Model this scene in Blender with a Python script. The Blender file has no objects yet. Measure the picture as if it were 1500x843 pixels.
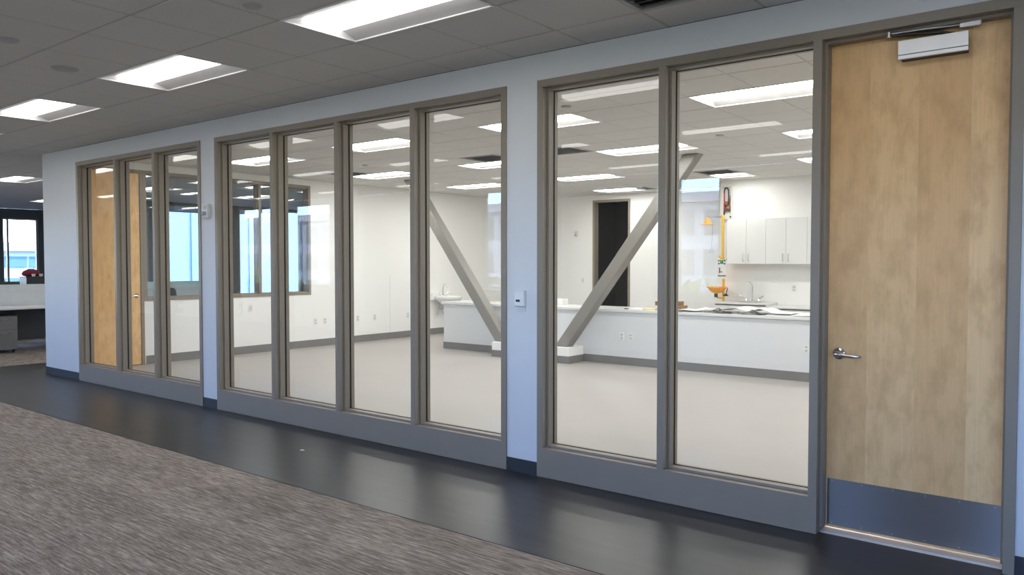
import bpy, bmesh, math, random
from math import sin, cos, pi, radians
from mathutils import Vector, Matrix
random.seed(7)
C = bpy.context.scene.collection
S = bpy.context.scene

# ---------------------------------------------------------------- camera, sky, sun, exposure
cam_d = bpy.data.cameras.new('camera'); cam = bpy.data.objects.new('camera', cam_d); C.objects.link(cam)
cam_d.sensor_width = 36.0; cam_d.lens = 1144.28 * 36.0 / 1500.0
cam_d.clip_start = 0.05; cam_d.clip_end = 400
cam.location = (0.4634, -4.7428, 1.6233)
cam.rotation_euler = (pi/2 - 0.0329, 0, 0.6636)
S.camera = cam
world = bpy.data.worlds.new('world'); S.world = world; world.use_nodes = True
wn = world.node_tree; wn.nodes.clear()
w_out = wn.nodes.new('ShaderNodeOutputWorld'); w_bg = wn.nodes.new('ShaderNodeBackground')
w_sky = wn.nodes.new('ShaderNodeTexSky'); w_sky.sky_type = 'NISHITA'; w_sky.sun_disc = False
w_sky.sun_elevation = radians(52); w_sky.sun_rotation = radians(20); w_sky.air_density = 1.0; w_sky.dust_density = 0.25; w_sky.ozone_density = 3.5; w_sky.altitude = 2500
w_mix = wn.nodes.new('ShaderNodeMix'); w_mix.data_type = 'RGBA'; w_mix.blend_type = 'MULTIPLY'; w_mix.inputs[0].default_value = 1.0
w_mix.inputs[7].default_value = (0.95, 0.885, 0.99, 1); wn.links.new(w_sky.outputs[0], w_mix.inputs[6]); wn.links.new(w_mix.outputs[2], w_bg.inputs[0]); wn.links.new(w_bg.outputs[0], w_out.inputs[0])
w_bg.inputs[1].default_value = 3.1
sun_d = bpy.data.lights.new('sun', 'SUN'); sun_d.energy = 10.5; sun_d.angle = radians(0.6); sun_d.color = (1.0, 0.95, 0.88)
sun = bpy.data.objects.new('sun', sun_d); C.objects.link(sun)
sun.rotation_euler = Vector((-0.35, -0.62, -0.78)).to_track_quat('-Z', 'Y').to_euler()
S.view_settings.view_transform = 'Standard'; S.view_settings.look = 'None'
S.view_settings.gamma = 1.0; S.view_settings.use_curve_mapping = False
S.view_settings.exposure = 0.0
LAMP_LAB = 30.0; LAMP_OFFICE = 6.0     # radiance of the troffer lenses: full in the lab, daylight-dimmed in the office
S.cycles.use_adaptive_sampling = False
S.cycles.max_bounces = 10; S.cycles.diffuse_bounces = 6; S.cycles.glossy_bounces = 5
S.cycles.transparent_max_bounces = 24; S.cycles.caustics_reflective = False; S.cycles.caustics_refractive = False
S.cycles.sample_clamp_indirect = 6.0

# ---------------------------------------------------------------- materials
def lin(c): return tuple(((v/255.0 + 0.055)/1.055)**2.4 if v/255.0 > 0.04045 else v/255.0/12.92 for v in c)
class NT:
    def __init__(s, name):
        s.m = bpy.data.materials.new(name); s.m.use_nodes = True; s.t = s.m.node_tree
        s.b = s.t.nodes['Principled BSDF']; s.out = s.t.nodes['Material Output']
    def n(s, typ, **kw):
        x = s.t.nodes.new(typ)
        for k, v in kw.items(): setattr(x, k, v)
        return x
    def l(s, a, b): s.t.links.new(a, b)
    def coords(s, scale=(1, 1, 1), kind='Object', loc=(0, 0, 0)):
        tc = s.n('ShaderNodeTexCoord'); mp = s.n('ShaderNodeMapping')
        mp.inputs['Scale'].default_value = scale; mp.inputs['Location'].default_value = loc
        s.l(tc.outputs[kind], mp.inputs[0]); return mp.outputs[0]
    def noise(s, vec, scale, detail=3, rough=0.55):
        x = s.n('ShaderNodeTexNoise'); x.inputs['Scale'].default_value = scale
        x.inputs['Detail'].default_value = detail; x.inputs['Roughness'].default_value = rough
        s.l(vec, x.inputs['Vector']); return x.outputs['Fac']
    def ramp(s, fac, stops):
        x = s.n('ShaderNodeValToRGB'); e = x.color_ramp.elements
        while len(e) < len(stops): e.new(0.5)
        for i, (p, c) in enumerate(stops): e[i].position = p; e[i].color = (*c, 1) if len(c) == 3 else c
        s.l(fac, x.inputs[0]); return x.outputs[0]
    def math(s, op, a, b=None):
        x = s.n('ShaderNodeMath', operation=op)
        for i, v in enumerate((a, b)):
            if v is None: continue
            if isinstance(v, (int, float)): x.inputs[i].default_value = v
            else: s.l(v, x.inputs[i])
        return x.outputs[0]
    def mix(s, fac, a, b, blend='MIX'):
        x = s.n('ShaderNodeMix', data_type='RGBA', blend_type=blend)
        for k, v in ((0, fac), (6, a), (7, b)):
            if isinstance(v, (int, float)): x.inputs[k].default_value = v
            elif isinstance(v, tuple): x.inputs[k].default_value = (*v, 1)
            else: s.l(v, x.inputs[k])
        return x.outputs[2]
    def bump(s, h, strength=0.2, dist=0.002):
        x = s.n('ShaderNodeBump'); x.inputs['Strength'].default_value = strength; x.inputs['Distance'].default_value = dist
        s.l(h, x.inputs['Height']); s.l(x.outputs[0], s.b.inputs['Normal'])
def plain(name, rgb, rough=0.5, metal=0.0, var=0.04, scale=6.0, bump=0.0, spec=None):
    """one paint: a colour with a little mottling, roughness and optional fine relief"""
    t = NT(name); t.b.inputs['Roughness'].default_value = rough; t.b.inputs['Metallic'].default_value = metal
    if spec is not None: t.b.inputs['Specular IOR Level'].default_value = spec
    f = t.noise(t.coords(), scale, 4)
    lo = tuple(c*(1-var) for c in rgb); hi = tuple(min(1, c*(1+var)) for c in rgb)
    t.l(t.ramp(f, [(0.3, lo), (0.7, hi)]), t.b.inputs['Base Color'])
    if bump: t.bump(t.noise(t.coords(), 220, 2), bump, 0.001)
    return t.m
M = {}
M['wall'] = plain('wall_paint', (0.70, 0.71, 0.72), 0.6, var=0.012, bump=0.08)
M['lab_wall'] = plain('lab_wall_paint', (0.88, 0.87, 0.85), 0.6, var=0.01, bump=0.06)
M['frame'] = plain('taupe_frame_paint', (0.270, 0.228, 0.180), 0.42, var=0.03, bump=0.05)
M['gasket'] = plain('black_gasket', (0.02, 0.02, 0.02), 0.6)
M['base_dark'] = plain('charcoal_cove_base', (0.030, 0.034, 0.040), 0.45)
M['base_grey'] = plain('grey_cove_base', (0.20, 0.195, 0.19), 0.5)
M['dark_wall'] = plain('dark_accent_paint', (0.10, 0.11, 0.115), 0.6)
M['vent_dark'] = plain('vent_shadow_grey', (0.09, 0.09, 0.09), 0.8)
M['slab'] = plain('plenum_grey', (0.10, 0.10, 0.10), 0.9)
M['tbar'] = plain('ceiling_grid_paint', (0.46, 0.45, 0.43), 0.5)
M['white_lam'] = plain('white_laminate', (0.80, 0.80, 0.79), 0.4, var=0.01)
M['grey_lam'] = plain('pale_grey_laminate', (0.70, 0.71, 0.72), 0.45, var=0.01)
M['quartz'] = plain('pale_worktop', (0.74, 0.74, 0.73), 0.25, var=0.03, scale=90)
M['brace'] = plain('grey_brace_paint', (0.235, 0.220, 0.200), 0.45, var=0.02)
M['chrome'] = plain('chrome', (0.75, 0.75, 0.77), 0.12, 1.0)
M['nickel'] = plain('satin_nickel', (0.55, 0.54, 0.52), 0.3, 1.0)
M['alu'] = plain('aluminium_paint', (0.80, 0.79, 0.78), 0.38, 0.35, var=0.02)
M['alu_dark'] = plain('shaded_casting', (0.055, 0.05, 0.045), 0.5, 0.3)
M['porcelain'] = plain('white_porcelain', (0.84, 0.84, 0.82), 0.12, var=0.005)
M['plastic_w'] = plain('white_plastic', (0.78, 0.78, 0.76), 0.35, var=0.01)
M['plastic_line'] = plain('moulding_shadow_grey', (0.60, 0.60, 0.59), 0.5)
M['plastic_k'] = plain('black_plastic', (0.012, 0.012, 0.014), 0.35)
M['grey_metal'] = plain('grey_powder_coat', (0.17, 0.165, 0.16), 0.45)
M['grey_metal_lt'] = plain('silver_powder_coat', (0.34, 0.335, 0.33), 0.45)
M['pedestal'] = plain('pedestal_shaded_grey', (0.20, 0.195, 0.19), 0.45)  # grey lowered to paint in the shade under the desk
M['red_cloth'] = plain('dark_red_fabric', (0.16, 0.012, 0.022), 0.85, bump=0.3)
M['black_cloth'] = plain('black_mesh_fabric', (0.025, 0.026, 0.03), 0.8, bump=0.3)
M['orange'] = plain('orange_plastic', (0.95, 0.36, 0.02), 0.35)
M['amber'] = plain('amber_plastic', (0.95, 0.47, 0.05), 0.35)
M['yellow'] = plain('yellow_pipe_coat', (0.78, 0.50, 0.06), 0.4)
M['copper'] = plain('brass_valve', (0.30, 0.17, 0.10), 0.35, 0.8, var=0.2, scale=30)
M['pipe_dark'] = plain('dark_pipe', (0.045, 0.035, 0.03), 0.4, 0.5)
M['red_paint'] = plain('red_pipe_tape', (0.50, 0.05, 0.05), 0.5)
M['green'] = plain('green_sign_ink', (0.02, 0.25, 0.10), 0.5)
M['card'] = plain('brown_cardboard', (0.27, 0.155, 0.07), 0.8, var=0.12, scale=14)
M['paper'] = plain('white_paper', (0.84, 0.84, 0.84), 0.7, var=0.01)
M['paper_y'] = plain('yellow_paper', (0.80, 0.72, 0.35), 0.7)
M['film_k'] = plain('dark_plastic_film', (0.035, 0.033, 0.034), 0.25, var=0.3, scale=40)
M['black_void'] = plain('corridor_shade_black', (0.035, 0.034, 0.033), 0.8)  # near-black colour stands in for the darkness of the unlit corridor
M['screen'] = plain('desk_screen_fabric', (0.66, 0.68, 0.66), 0.8, bump=0.15)
M['bld_white'] = plain('white_cladding', (0.70, 0.70, 0.69), 0.6, var=0.03)
M['bld_glass'] = plain('dark_far_glazing', (0.10, 0.15, 0.19), 0.12)
M['bld_pale'] = plain('pale_blue_glazing', (0.17, 0.29, 0.42), 0.3)
M['bld_blue'] = plain('pale_blue_cladding', (0.24, 0.32, 0.35), 0.6, var=0.05, scale=0.1)
M['asphalt'] = plain('asphalt', (0.06, 0.06, 0.062), 0.9, var=0.15, scale=0.4)
M['car_w'] = plain('white_car_paint', (0.75, 0.75, 0.75), 0.2); M['car_b'] = plain('dark_car_paint', (0.04, 0.06, 0.09), 0.2)
M['tyre'] = plain('tyre_rubber', (0.02, 0.02, 0.02), 0.8); M['bark'] = plain('bark', (0.12, 0.08, 0.05), 0.9)
M['leaf'] = plain('yellow_green_leaves', (0.20, 0.27, 0.045), 0.7, var=0.5, scale=3.0)

def tile_mat():
    t = NT('mineral_fibre_tile'); v = t.coords(); t.b.inputs['Roughness'].default_value = 0.9
    f = t.noise(v, 140, 3, 0.7)
    t.l(t.ramp(f, [(0.30, (0.52, 0.51, 0.49)), (0.5, (0.70, 0.69, 0.665))]), t.b.inputs['Base Color'])
    t.bump(f, 0.25, 0.002); return t.m
M['tile'] = tile_mat()
def carpet_mat():
    t = NT('striated_carpet'); t.b.inputs['Roughness'].default_value = 0.95; t.b.inputs['Specular IOR Level'].default_value = 0.15
    a = t.noise(t.coords((4.5, 62, 1)), 1.0, 4, 0.75)
    b = t.noise(t.coords((16, 210, 1), loc=(3, 7, 0)), 1.0, 2, 0.6)
    c = t.noise(t.coords((1.1, 3.2, 1)), 1.0, 3, 0.6)
    s = t.math('ADD', t.math('MULTIPLY', a, 0.62), t.math('ADD', t.math('MULTIPLY', b, 0.22), t.math('MULTIPLY', c, 0.16)))
    t.l(t.ramp(s, [(0.34, (0.110, 0.090, 0.073)), (0.46, (0.235, 0.197, 0.163)), (0.53, (0.355, 0.300, 0.252)), (0.66, (0.66, 0.57, 0.49))]), t.b.inputs['Base Color'])
    t.bump(t.noise(t.coords((60, 400, 1)), 1.0, 2), 0.5, 0.004); return t.m
M['carpet'] = carpet_mat()
def rubber_mat():
    t = NT('dark_rubber_floor'); f = t.noise(t.coords((2.5, 12, 1)), 1.0, 1, 0.5)
    t.l(t.ramp(f, [(0.25, (0.027, 0.0255, 0.025)), (0.75, (0.040, 0.038, 0.037))]), t.b.inputs['Base Color'])
    t.b.inputs['Roughness'].default_value = 0.37; t.b.inputs['Specular IOR Level'].default_value = 0.46
    return t.m
M['rubber'] = rubber_mat()
def labfloor_mat():
    t = NT('pale_sheet_vinyl'); f = t.noise(t.coords(), 60, 4, 0.7); g = t.noise(t.coords(), 0.8, 2)
    c = t.ramp(f, [(0.3, (0.35, 0.325, 0.31)), (0.7, (0.41, 0.385, 0.37))])
    t.l(t.mix(0.25, c, t.ramp(g, [(0.35, (0.34, 0.315, 0.305)), (0.65, (0.42, 0.395, 0.38))])), t.b.inputs['Base Color'])
    t.b.inputs['Roughness'].default_value = 0.42; return t.m
M['labfloor'] = labfloor_mat()
def maple_mat(name, axis=0, width=0.2565, off=0.238):
    """plank-matched maple veneer, leaves running vertically"""
    t = NT(name); t.b.inputs['Roughness'].default_value = 0.38
    tc = t.n('ShaderNodeTexCoord'); sp = t.n('ShaderNodeSeparateXYZ'); t.l(tc.outputs['Object'], sp.inputs[0])
    u = sp.outputs[axis]
    strip = t.math('FLOOR', t.math('DIVIDE', t.math('ADD', u, off), width))
    wn_ = t.n('ShaderNodeTexWhiteNoise', noise_dimensions='1D'); t.l(strip, wn_.inputs['W'])
    cb = t.n('ShaderNodeCombineXYZ'); t.l(t.math('MULTIPLY', strip, 0.22), cb.inputs[1-axis]); t.l(sp.outputs[2], cb.inputs[2]); t.l(t.math('SUBTRACT', u, t.math('MULTIPLY', strip, width)), cb.inputs[axis])
    def mp(scale):
        m = t.n('ShaderNodeMapping'); m.inputs['Scale'].default_value = scale; t.l(cb.outputs[0], m.inputs[0]); return m.outputs[0]
    sc = lambda a, z: (a, 1, z) if axis == 0 else (1, a, z)
    blot = t.noise(mp(sc(10.0, 4.6)), 1.0, 4, 0.60)
    grain = t.noise(mp(sc(130, 3.0)), 1.0, 3, 0.6)
    base = t.mix(wn_.outputs['Value'], (0.80, 0.475, 0.205), (0.93, 0.61, 0.295))
    c = t.mix(t.ramp(blot, [(0.44, (0.0,)*3), (0.66, (0.48,)*3)]), base, (0.54, 0.295, 0.115))
    c = t.mix(t.ramp(grain, [(0.35, (0.16,)*3), (0.65, (0.0,)*3)]), c, (0.52, 0.30, 0.13))
    t.l(c, t.b.inputs['Base Color']); return t.m
M['maple'] = maple_mat('maple_veneer'); M['maple_y'] = maple_mat('maple_veneer_side', 1)
def kick_mat():
    t = NT('brushed_steel_plate'); t.b.inputs['Metallic'].default_value = 1.0
    t.b.inputs['Base Color'].default_value = (0.31, 0.31, 0.32, 1); t.b.inputs['Roughness'].default_value = 0.30
    t.b.inputs['Anisotropic'].default_value = 0.9; t.b.inputs['Anisotropic Rotation'].default_value = 0.25
    cb = t.n('ShaderNodeCombineXYZ'); cb.inputs[2].default_value = 1.0
    t.l(cb.outputs[0], t.b.inputs['Tangent']); t.b.inputs['Anisotropic Rotation'].default_value = 0.0
    return t.m
M['kick'] = kick_mat()
def glass_mat(name, tint=(0.96, 0.98, 0.97), f0=0.042):
    """thin architectural pane: Schlick reflection over clear transmission"""
    t = NT(name); t.t.nodes.remove(t.b)
    lw = t.n('ShaderNodeLayerWeight'); lw.inputs['Blend'].default_value = 0.5
    p = t.math('POWER', lw.outputs['Facing'], 5.0); fr = t.math('ADD', t.math('MULTIPLY', p, 1-f0), f0)
    tr = t.n('ShaderNodeBsdfTransparent'); tr.inputs[0].default_value = (*tint, 1)
    gl = t.n('ShaderNodeBsdfGlossy'); gl.inputs['Roughness'].default_value = 0.0
    mx = t.n('ShaderNodeMixShader'); t.l(fr, mx.inputs[0]); t.l(tr.outputs[0], mx.inputs[1]); t.l(gl.outputs[0], mx.inputs[2])
    t.l(mx.outputs[0], t.out.inputs[0]); return t.m
M['glass'] = glass_mat('clear_glass', f0=0.040); M['glass_ext'] = glass_mat('exterior_glass', (0.90, 0.93, 0.93), 0.04)
def frosted_mat():
    t = NT('frosted_glass'); t.t.nodes.remove(t.b)
    d = t.n('ShaderNodeBsdfTranslucent'); d.inputs[0].default_value = (0.75, 0.85, 0.80, 1)
    e = t.n('ShaderNodeBsdfDiffuse'); e.inputs[0].default_value = (0.72, 0.82, 0.77, 1)
    mx = t.n('ShaderNodeMixShader'); mx.inputs[0].default_value = 0.5
    t.l(d.outputs[0], mx.inputs[1]); t.l(e.outputs[0], mx.inputs[2]); t.l(mx.outputs[0], t.out.inputs[0]); return t.m
M['frost'] = frosted_mat()
def lamp_mat(name, LAMP):
    t = NT(name); t.b.inputs['Base Color'].default_value = (0.8, 0.8, 0.8, 1)
    t.b.inputs['Emission Color'].default_value = (1.0, 0.975, 0.945, 1); t.b.inputs['Emission Strength'].default_value = LAMP
    return t.m
M['lamp_lab'] = lamp_mat('lit_lens_lab', LAMP_LAB); M['lamp_office'] = lamp_mat('lit_lens_office', LAMP_OFFICE)
M['reflector'] = plain('white_reflector', (0.80, 0.78, 0.78), 0.5, var=0.005)

# ---------------------------------------------------------------- mesh helpers
class MB:
    """collects faces in world coordinates"""
    def __init__(s): s.v = []; s.f = []; s.sm = []
    def add(s, vs, fs, smooth=False):
        o = len(s.v); s.v += [tuple(v) for v in vs]; s.f += [tuple(o+i for i in f) for f in fs]; s.sm += [smooth]*len(fs); return s
    def box(s, x0, x1, y0, y1, z0, z1):
        vs = [(x, y, z) for z in (z0, z1) for y in (y0, y1) for x in (x0, x1)]
        return s.add(vs, [(0, 2, 3, 1), (4, 5, 7, 6), (0, 1, 5, 4), (2, 6, 7, 3), (0, 4, 6, 2), (1, 3, 7, 5)])
    def rbox(s, x0, x1, y0, y1, z0, z1, r=0.01, seg=2):
        bm = bmesh.new(); bmesh.ops.create_cube(bm, size=1.0)
        for v in bm.verts: v.co = Vector(((x0+x1)/2 + v.co.x*(x1-x0), (y0+y1)/2 + v.co.y*(y1-y0), (z0+z1)/2 + v.co.z*(z1-z0)))
        bmesh.ops.bevel(bm, geom=bm.edges[:], offset=min(r, 0.45*min(x1-x0, y1-y0, z1-z0)), segments=seg, affect='EDGES', profile=0.5)
        return s.bm(bm)
    def bm(s, bm, mat=None, smooth=False):
        if mat is not None: bmesh.ops.transform(bm, matrix=mat, verts=bm.verts)
        bm.verts.index_update()
        s.add([v.co[:] for v in bm.verts], [[v.index for v in f.verts] for f in bm.faces], smooth); bm.free(); return s
    def tube(s, pts, r, n=10, cap=True):
        pts = [Vector(p) for p in pts]; rs = r if isinstance(r, (list, tuple)) else [r]*len(pts)
        d0 = (pts[1]-pts[0]).normalized(); up = Vector((0, 0, 1)) if abs(d0.z) < 0.9 else Vector((1, 0, 0))
        vs = []
        for i, p in enumerate(pts):
            d = ((pts[i]-pts[i-1]).normalized() if i else Vector()) + ((pts[i+1]-pts[i]).normalized() if i < len(pts)-1 else Vector())
            d.normalize(); a = d.cross(up); 
            if a.length < 1e-4: a = d.orthogonal()
            a.normalize(); b = a.cross(d).normalized(); up = b
            vs += [p + (a*cos(2*pi*k/n) + b*sin(2*pi*k/n))*rs[i] for k in range(n)]
        fs = [(i*n+k, i*n+(k+1) % n, (i+1)*n+(k+1) % n, (i+1)*n+k) for i in range(len(pts)-1) for k in range(n)]
        s.add(vs, fs, True)
        if cap: s.add(vs[:n], [tuple(range(n))[::-1]]); s.add(vs[-n:], [tuple(range(n))])
        return s
    def lathe(s, prof, c, n=24, axis='z', sx=1.0, sy=1.0):
        vs = []
        for r, h in prof:
            for k in range(n):
                a = 2*pi*k/n; x, y = r*cos(a)*sx, r*sin(a)*sy
                vs.append((c[0]+x, c[1]+y, c[2]+h) if axis == 'z' else ((c[0]+x, c[1]+h, c[2]+y) if axis == 'y' else (c[0]+h, c[1]+x, c[2]+y)))
        fs = [(i*n+k, i*n+(k+1) % n, (i+1)*n+(k+1) % n, (i+1)*n+k) for i in range(len(prof)-1) for k in range(n)]
        s.add(vs, fs, True); s.add(vs[:n], [tuple(range(n))[::-1]]); s.add(vs[-n:], [tuple(range(n))]); return s
    def prism(s, poly, axis, a, b):
        """extrude a polygon given in the plane normal to axis from a to b"""
        def P(u, v, w): return (w, u, v) if axis == 'x' else ((u, w, v) if axis == 'y' else (u, v, w))
        n = len(poly); vs = [P(u, v, a) for u, v in poly] + [P(u, v, b) for u, v in poly]
        return s.add(vs, [tuple(range(n)), tuple(range(2*n-1, n-1, -1))] + [(i, i+n, (i+1) % n+n, (i+1) % n) for i in range(n)])
def root(o):
    while o.parent: o = o.parent
    return o
def worldloc(o):
    v = Vector((0, 0, 0))
    while o: v += o.location; o = o.parent
    return v
def obj(name, mb, mat, parent=None, loc=None, kind=None, bevel=0.0):
    """ONE mesh object; geometry comes in world coordinates"""
    me = bpy.data.meshes.new(name); base = Vector(loc) if loc is not None else Vector((0, 0, 0))
    pl = worldloc(parent) if parent else Vector((0, 0, 0))
    off = pl + base if parent else base
    me.from_pydata([tuple(Vector(v)-off) for v in mb.v], [], mb.f); me.polygons.foreach_set('use_smooth', mb.sm)
    bm = bmesh.new(); bm.from_mesh(me); bmesh.ops.recalc_face_normals(bm, faces=bm.faces); bm.to_mesh(me); bm.free()
    me.materials.append(mat if not isinstance(mat, str) else M[mat])
    o = bpy.data.objects.new(name, me); C.objects.link(o); o.location = base
    if parent: o.parent = parent
    if kind: o['kind'] = kind
    if bevel:
        b = o.modifiers.new('bevel', 'BEVEL'); b.width = bevel; b.segments = 2; b.limit_method = 'ANGLE'
    return o
def tag(o, label, cat, group=None):
    o['label'] = label; o['category'] = cat
    if group: o['group'] = group
    return o
def thing(name, label, cat, loc, group=None):
    o = bpy.data.objects.new(name, None); C.objects.link(o); o.location = loc; o.empty_display_size = 0.1
    return tag(o, label, cat, group)
def struct(name, mb, mat, parent=None, **k): return obj(name, mb, mat, parent, kind=None if parent else 'structure', **k)
def estruct(name, loc):
    o = bpy.data.objects.new(name, None); C.objects.link(o); o.location = loc; o['kind'] = 'structure'; o.empty_display_size = 0.1; return o
def dup(src, loc, label=None, group=None, rotz=None):
    def cp(o, parent):
        c = o.copy(); C.objects.link(c); c.parent = parent
        for ch in o.children: cp(ch, c)
        return c
    r = cp(src, None); r.location = loc
    if rotz is not None: r.rotation_euler = (0, 0, rotz)
    if label: r['label'] = label
    if group: r['group'] = group
    return r
def turn(mb, rot, pivot):
    m = Matrix.Rotation(rot, 3, 'Z'); p = Vector(pivot)
    mb.v = [tuple(m @ (Vector(v)-p) + p) for v in mb.v]; return mb
ORD = ['first', 'second', 'third', 'fourth', 'fifth', 'sixth', 'seventh', 'eighth', 'ninth', 'tenth', 'eleventh', 'twelfth']

# ---------------------------------------------------------------- shell dimensions
ZC = 3.171; ZF = 2.972; WT = 0.16
XC, XLI = -11.84, -11.70          # outer corner of the lab, inner face of its left wall
YB, YK, XK = 10.90, 9.55, -5.64   # lab back wall, kitchen wall, return between them
XR = 6.0; XRL = 1.4               # right ends of office and lab
XO, XO2, YS = -25.0, -19.0, 5.2   # far exterior walls of the office, step between them
YW = -7.35; YE = 11.3             # window wall behind the camera, far end of the office
WX = [(-20.9, -19.3), (-18.7, -16.9), (-16.35, -14.83), (-9.95, -8.6), (-6.05, -4.79), (-3.06, -2.50), (-0.6, 1.0), (1.3, 3.0), (3.6, 5.6)]  # rightmost openings are added, unseen, to brighten the door and near carpet
WZ0, WZ1 = 1.0, 3.08
BORD = 1.29                       # width of the dark floor border

# floors
fl = MB(); fl.box(XO, XR, YW, -BORD-0.012, -0.12, 0.0); fl.box(XO, XC-BORD-0.012, -BORD-0.012, YE, -0.12, 0.0)
struct('floor', fl, 'carpet')
fb = MB(); fb.box(XC-BORD, XR, -BORD, 0.0, -0.12, 0.0); fb.box(XC-BORD, XC, 0.0, YE, -0.12, 0.0); fb.box(-0.945, 0, 0, 0.085, -0.12, 0.0)
struct('floor_border', fb, 'rubber')
fs = MB(); fs.box(XC-BORD, XR, -BORD-0.012, -BORD, -0.12, 0.003); fs.box(XC-BORD-0.012, XC-BORD, -BORD-0.012, YE, -0.12, 0.003)
struct('trim_1', fs, 'base_dark')
fz = MB(); fz.box(XC, -0.945, 0.0, YB+0.1, -0.12, 0.0); fz.box(-0.945, 0, 0.085, YB+0.1, -0.12, 0.0); fz.box(0, XRL, 0.0, YB+0.1, -0.12, 0.0); struct('floor_lab', fz, 'labfloor')

# front wall of the lab (the corridor wall): pillars, header
F = [(-10.745, -7.640), (-7.350, -3.294), (-2.999, 0.053)]
wf = MB()
wf.box(XC, F[0][0], 0, WT, 0, ZC); wf.box(F[0][1], F[1][0], 0, WT, 0, ZC); wf.box(F[1][1], F[2][0], 0, WT, 0, ZC); wf.box(F[2][1], XR, 0, WT, 0, ZC)
for a, b in F: wf.box(a, b, 0, WT, ZF, ZC)
struct('wall_front', wf, 'wall')
bf = MB()
for a, b in ((XC-0.006, F[0][0]), (F[0][1], F[1][0]), (F[1][1], F[2][0]), (F[2][1], XR)): bf.box(a, b, -0.006, 0, 0, 0.105)
bf.box(XC-0.006, XC, 0, 0.42, 0, 0.105)
struct('baseboard_front', bf, 'base_dark')
bfi = MB()
for a, b in ((XLI, F[0][0]), (F[0][1], F[1][0]), (F[1][1], F[2][0]), (F[2][1], XRL)): bfi.box(a, b, WT, WT+0.006, 0, 0.13)
struct('baseboard_front_lab', bfi, 'base_grey')
# left partition of the lab with its own door and borrowed light
LD = (0.46, 1.385); LW = (1.385, 4.60); LZ0, LZ1 = 1.0, 3.06
wl = MB(); wl.box(XC, XLI, WT, LD[0], 0, ZC); wl.box(XC, XLI, LD[0], LW[1], LZ1, ZC); wl.box(XC, XLI, LW[0], LW[1], 0, LZ0); wl.box(XC, XLI, LW[1], YB, 0, ZC)
struct('wall_left', wl, 'lab_wall')
bl = MB(); bl.box(XLI, XLI+0.008, WT, LD[0], 0, 0.135); bl.box(XLI, XLI+0.008, LW[0]+0.02, YB, 0, 0.135); struct('baseboard_left', bl, 'base_grey')
bl = MB(); bl.box(XC-0.008, XC, LW[0]+0.02, YB, 0, 0.105); struct('baseboard_left_office', bl, 'base_dark')
# lab back wall with the dark doorway, step, kitchen wall, right wall
DX0, DX1, DZ = -9.36, -8.36, 3.06
wb = MB(); wb.box(XC, DX0, YB, YB+0.15, 0, ZC); wb.box(DX1, XK, YB, YB+0.15, 0, ZC); wb.box(DX0, DX1, YB, YB+0.15, DZ, ZC)
struct('wall_back', wb, 'lab_wall')
wk = MB(); wk.box(XK, XRL, YK, YB+0.15, 0, ZC); struct('wall_kitchen', wk, 'lab_wall')
wr = MB(); wr.box(XRL, XRL+0.12, WT, YB+0.15, 0, ZC); struct('wall_right', wr, 'lab_wall')
bb = MB(); bb.box(XLI, DX0, YB-0.008, YB, 0, 0.135); bb.box(DX1, XK, YB-0.008, YB, 0, 0.135); bb.box(XK-0.008, XK, YK, YB-0.008, 0, 0.135); bb.box(XK, -5.6, YK-0.008, YK, 0, 0.135)
struct('baseboard_back', bb, 'base_grey')
# dark corridor behind the doorway
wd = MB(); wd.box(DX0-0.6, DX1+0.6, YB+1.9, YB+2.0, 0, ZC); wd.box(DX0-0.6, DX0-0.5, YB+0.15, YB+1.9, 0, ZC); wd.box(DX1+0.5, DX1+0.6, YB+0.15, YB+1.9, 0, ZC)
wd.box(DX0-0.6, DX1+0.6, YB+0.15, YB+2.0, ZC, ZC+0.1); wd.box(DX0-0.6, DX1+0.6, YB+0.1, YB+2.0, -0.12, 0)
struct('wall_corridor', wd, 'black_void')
# office outer walls
wr2 = MB(); wr2.box(XR, XR+0.15, YW, 0.16, 0, ZC); struct('wall_right_office', wr2, 'wall')
we = MB(); we.box(XO2-0.2, XC, YE, YE+0.15, 0, ZC); struct('wall_back_office', we, 'wall')
def window_wall(name, axis, c0, c1, span, wins, z0, z1, mat):
    """exterior wall with openings; axis x = wall runs along x"""
    m = MB()
    def B(a, b, lo, hi):
        if b-a > 1e-4: m.box(a, b, c0, c1, lo, hi) if axis == 'x' else m.box(c0, c1, a, b, lo, hi)
    p = span[0]
    for a, b in wins:
        B(p, a, 0, ZC); B(a, b, 0, z0); B(a, b, z1, ZC); p = b
    B(p, span[1], 0, ZC); return struct(name, m, mat)
window_wall('wall_rear', 'x', YW-0.2, YW, (XO, XR), WX, WZ0, WZ1, 'wall')
WY1 = [(-5.6, -3.6), (-2.9, -0.9), (0.6, 2.6), (3.97, 4.93)]; WY2 = [(5.72, 7.42), (7.78, 9.9)]
window_wall('wall_far_left', 'y', XO-0.2, XO, (YW, YS+0.2), WY1, 1.0, 2.90, 'dark_wall')
window_wall('wall_far_left_near', 'y', XO2-0.2, XO2, (YS, YE), WY2, 0.42, 3.13, 'dark_wall')
ws = MB(); ws.box(XO, XO2-0.2, YS, YS+0.2, 0, ZC); struct('wall_step', ws, 'dark_wall')
wnum = [4]
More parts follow.
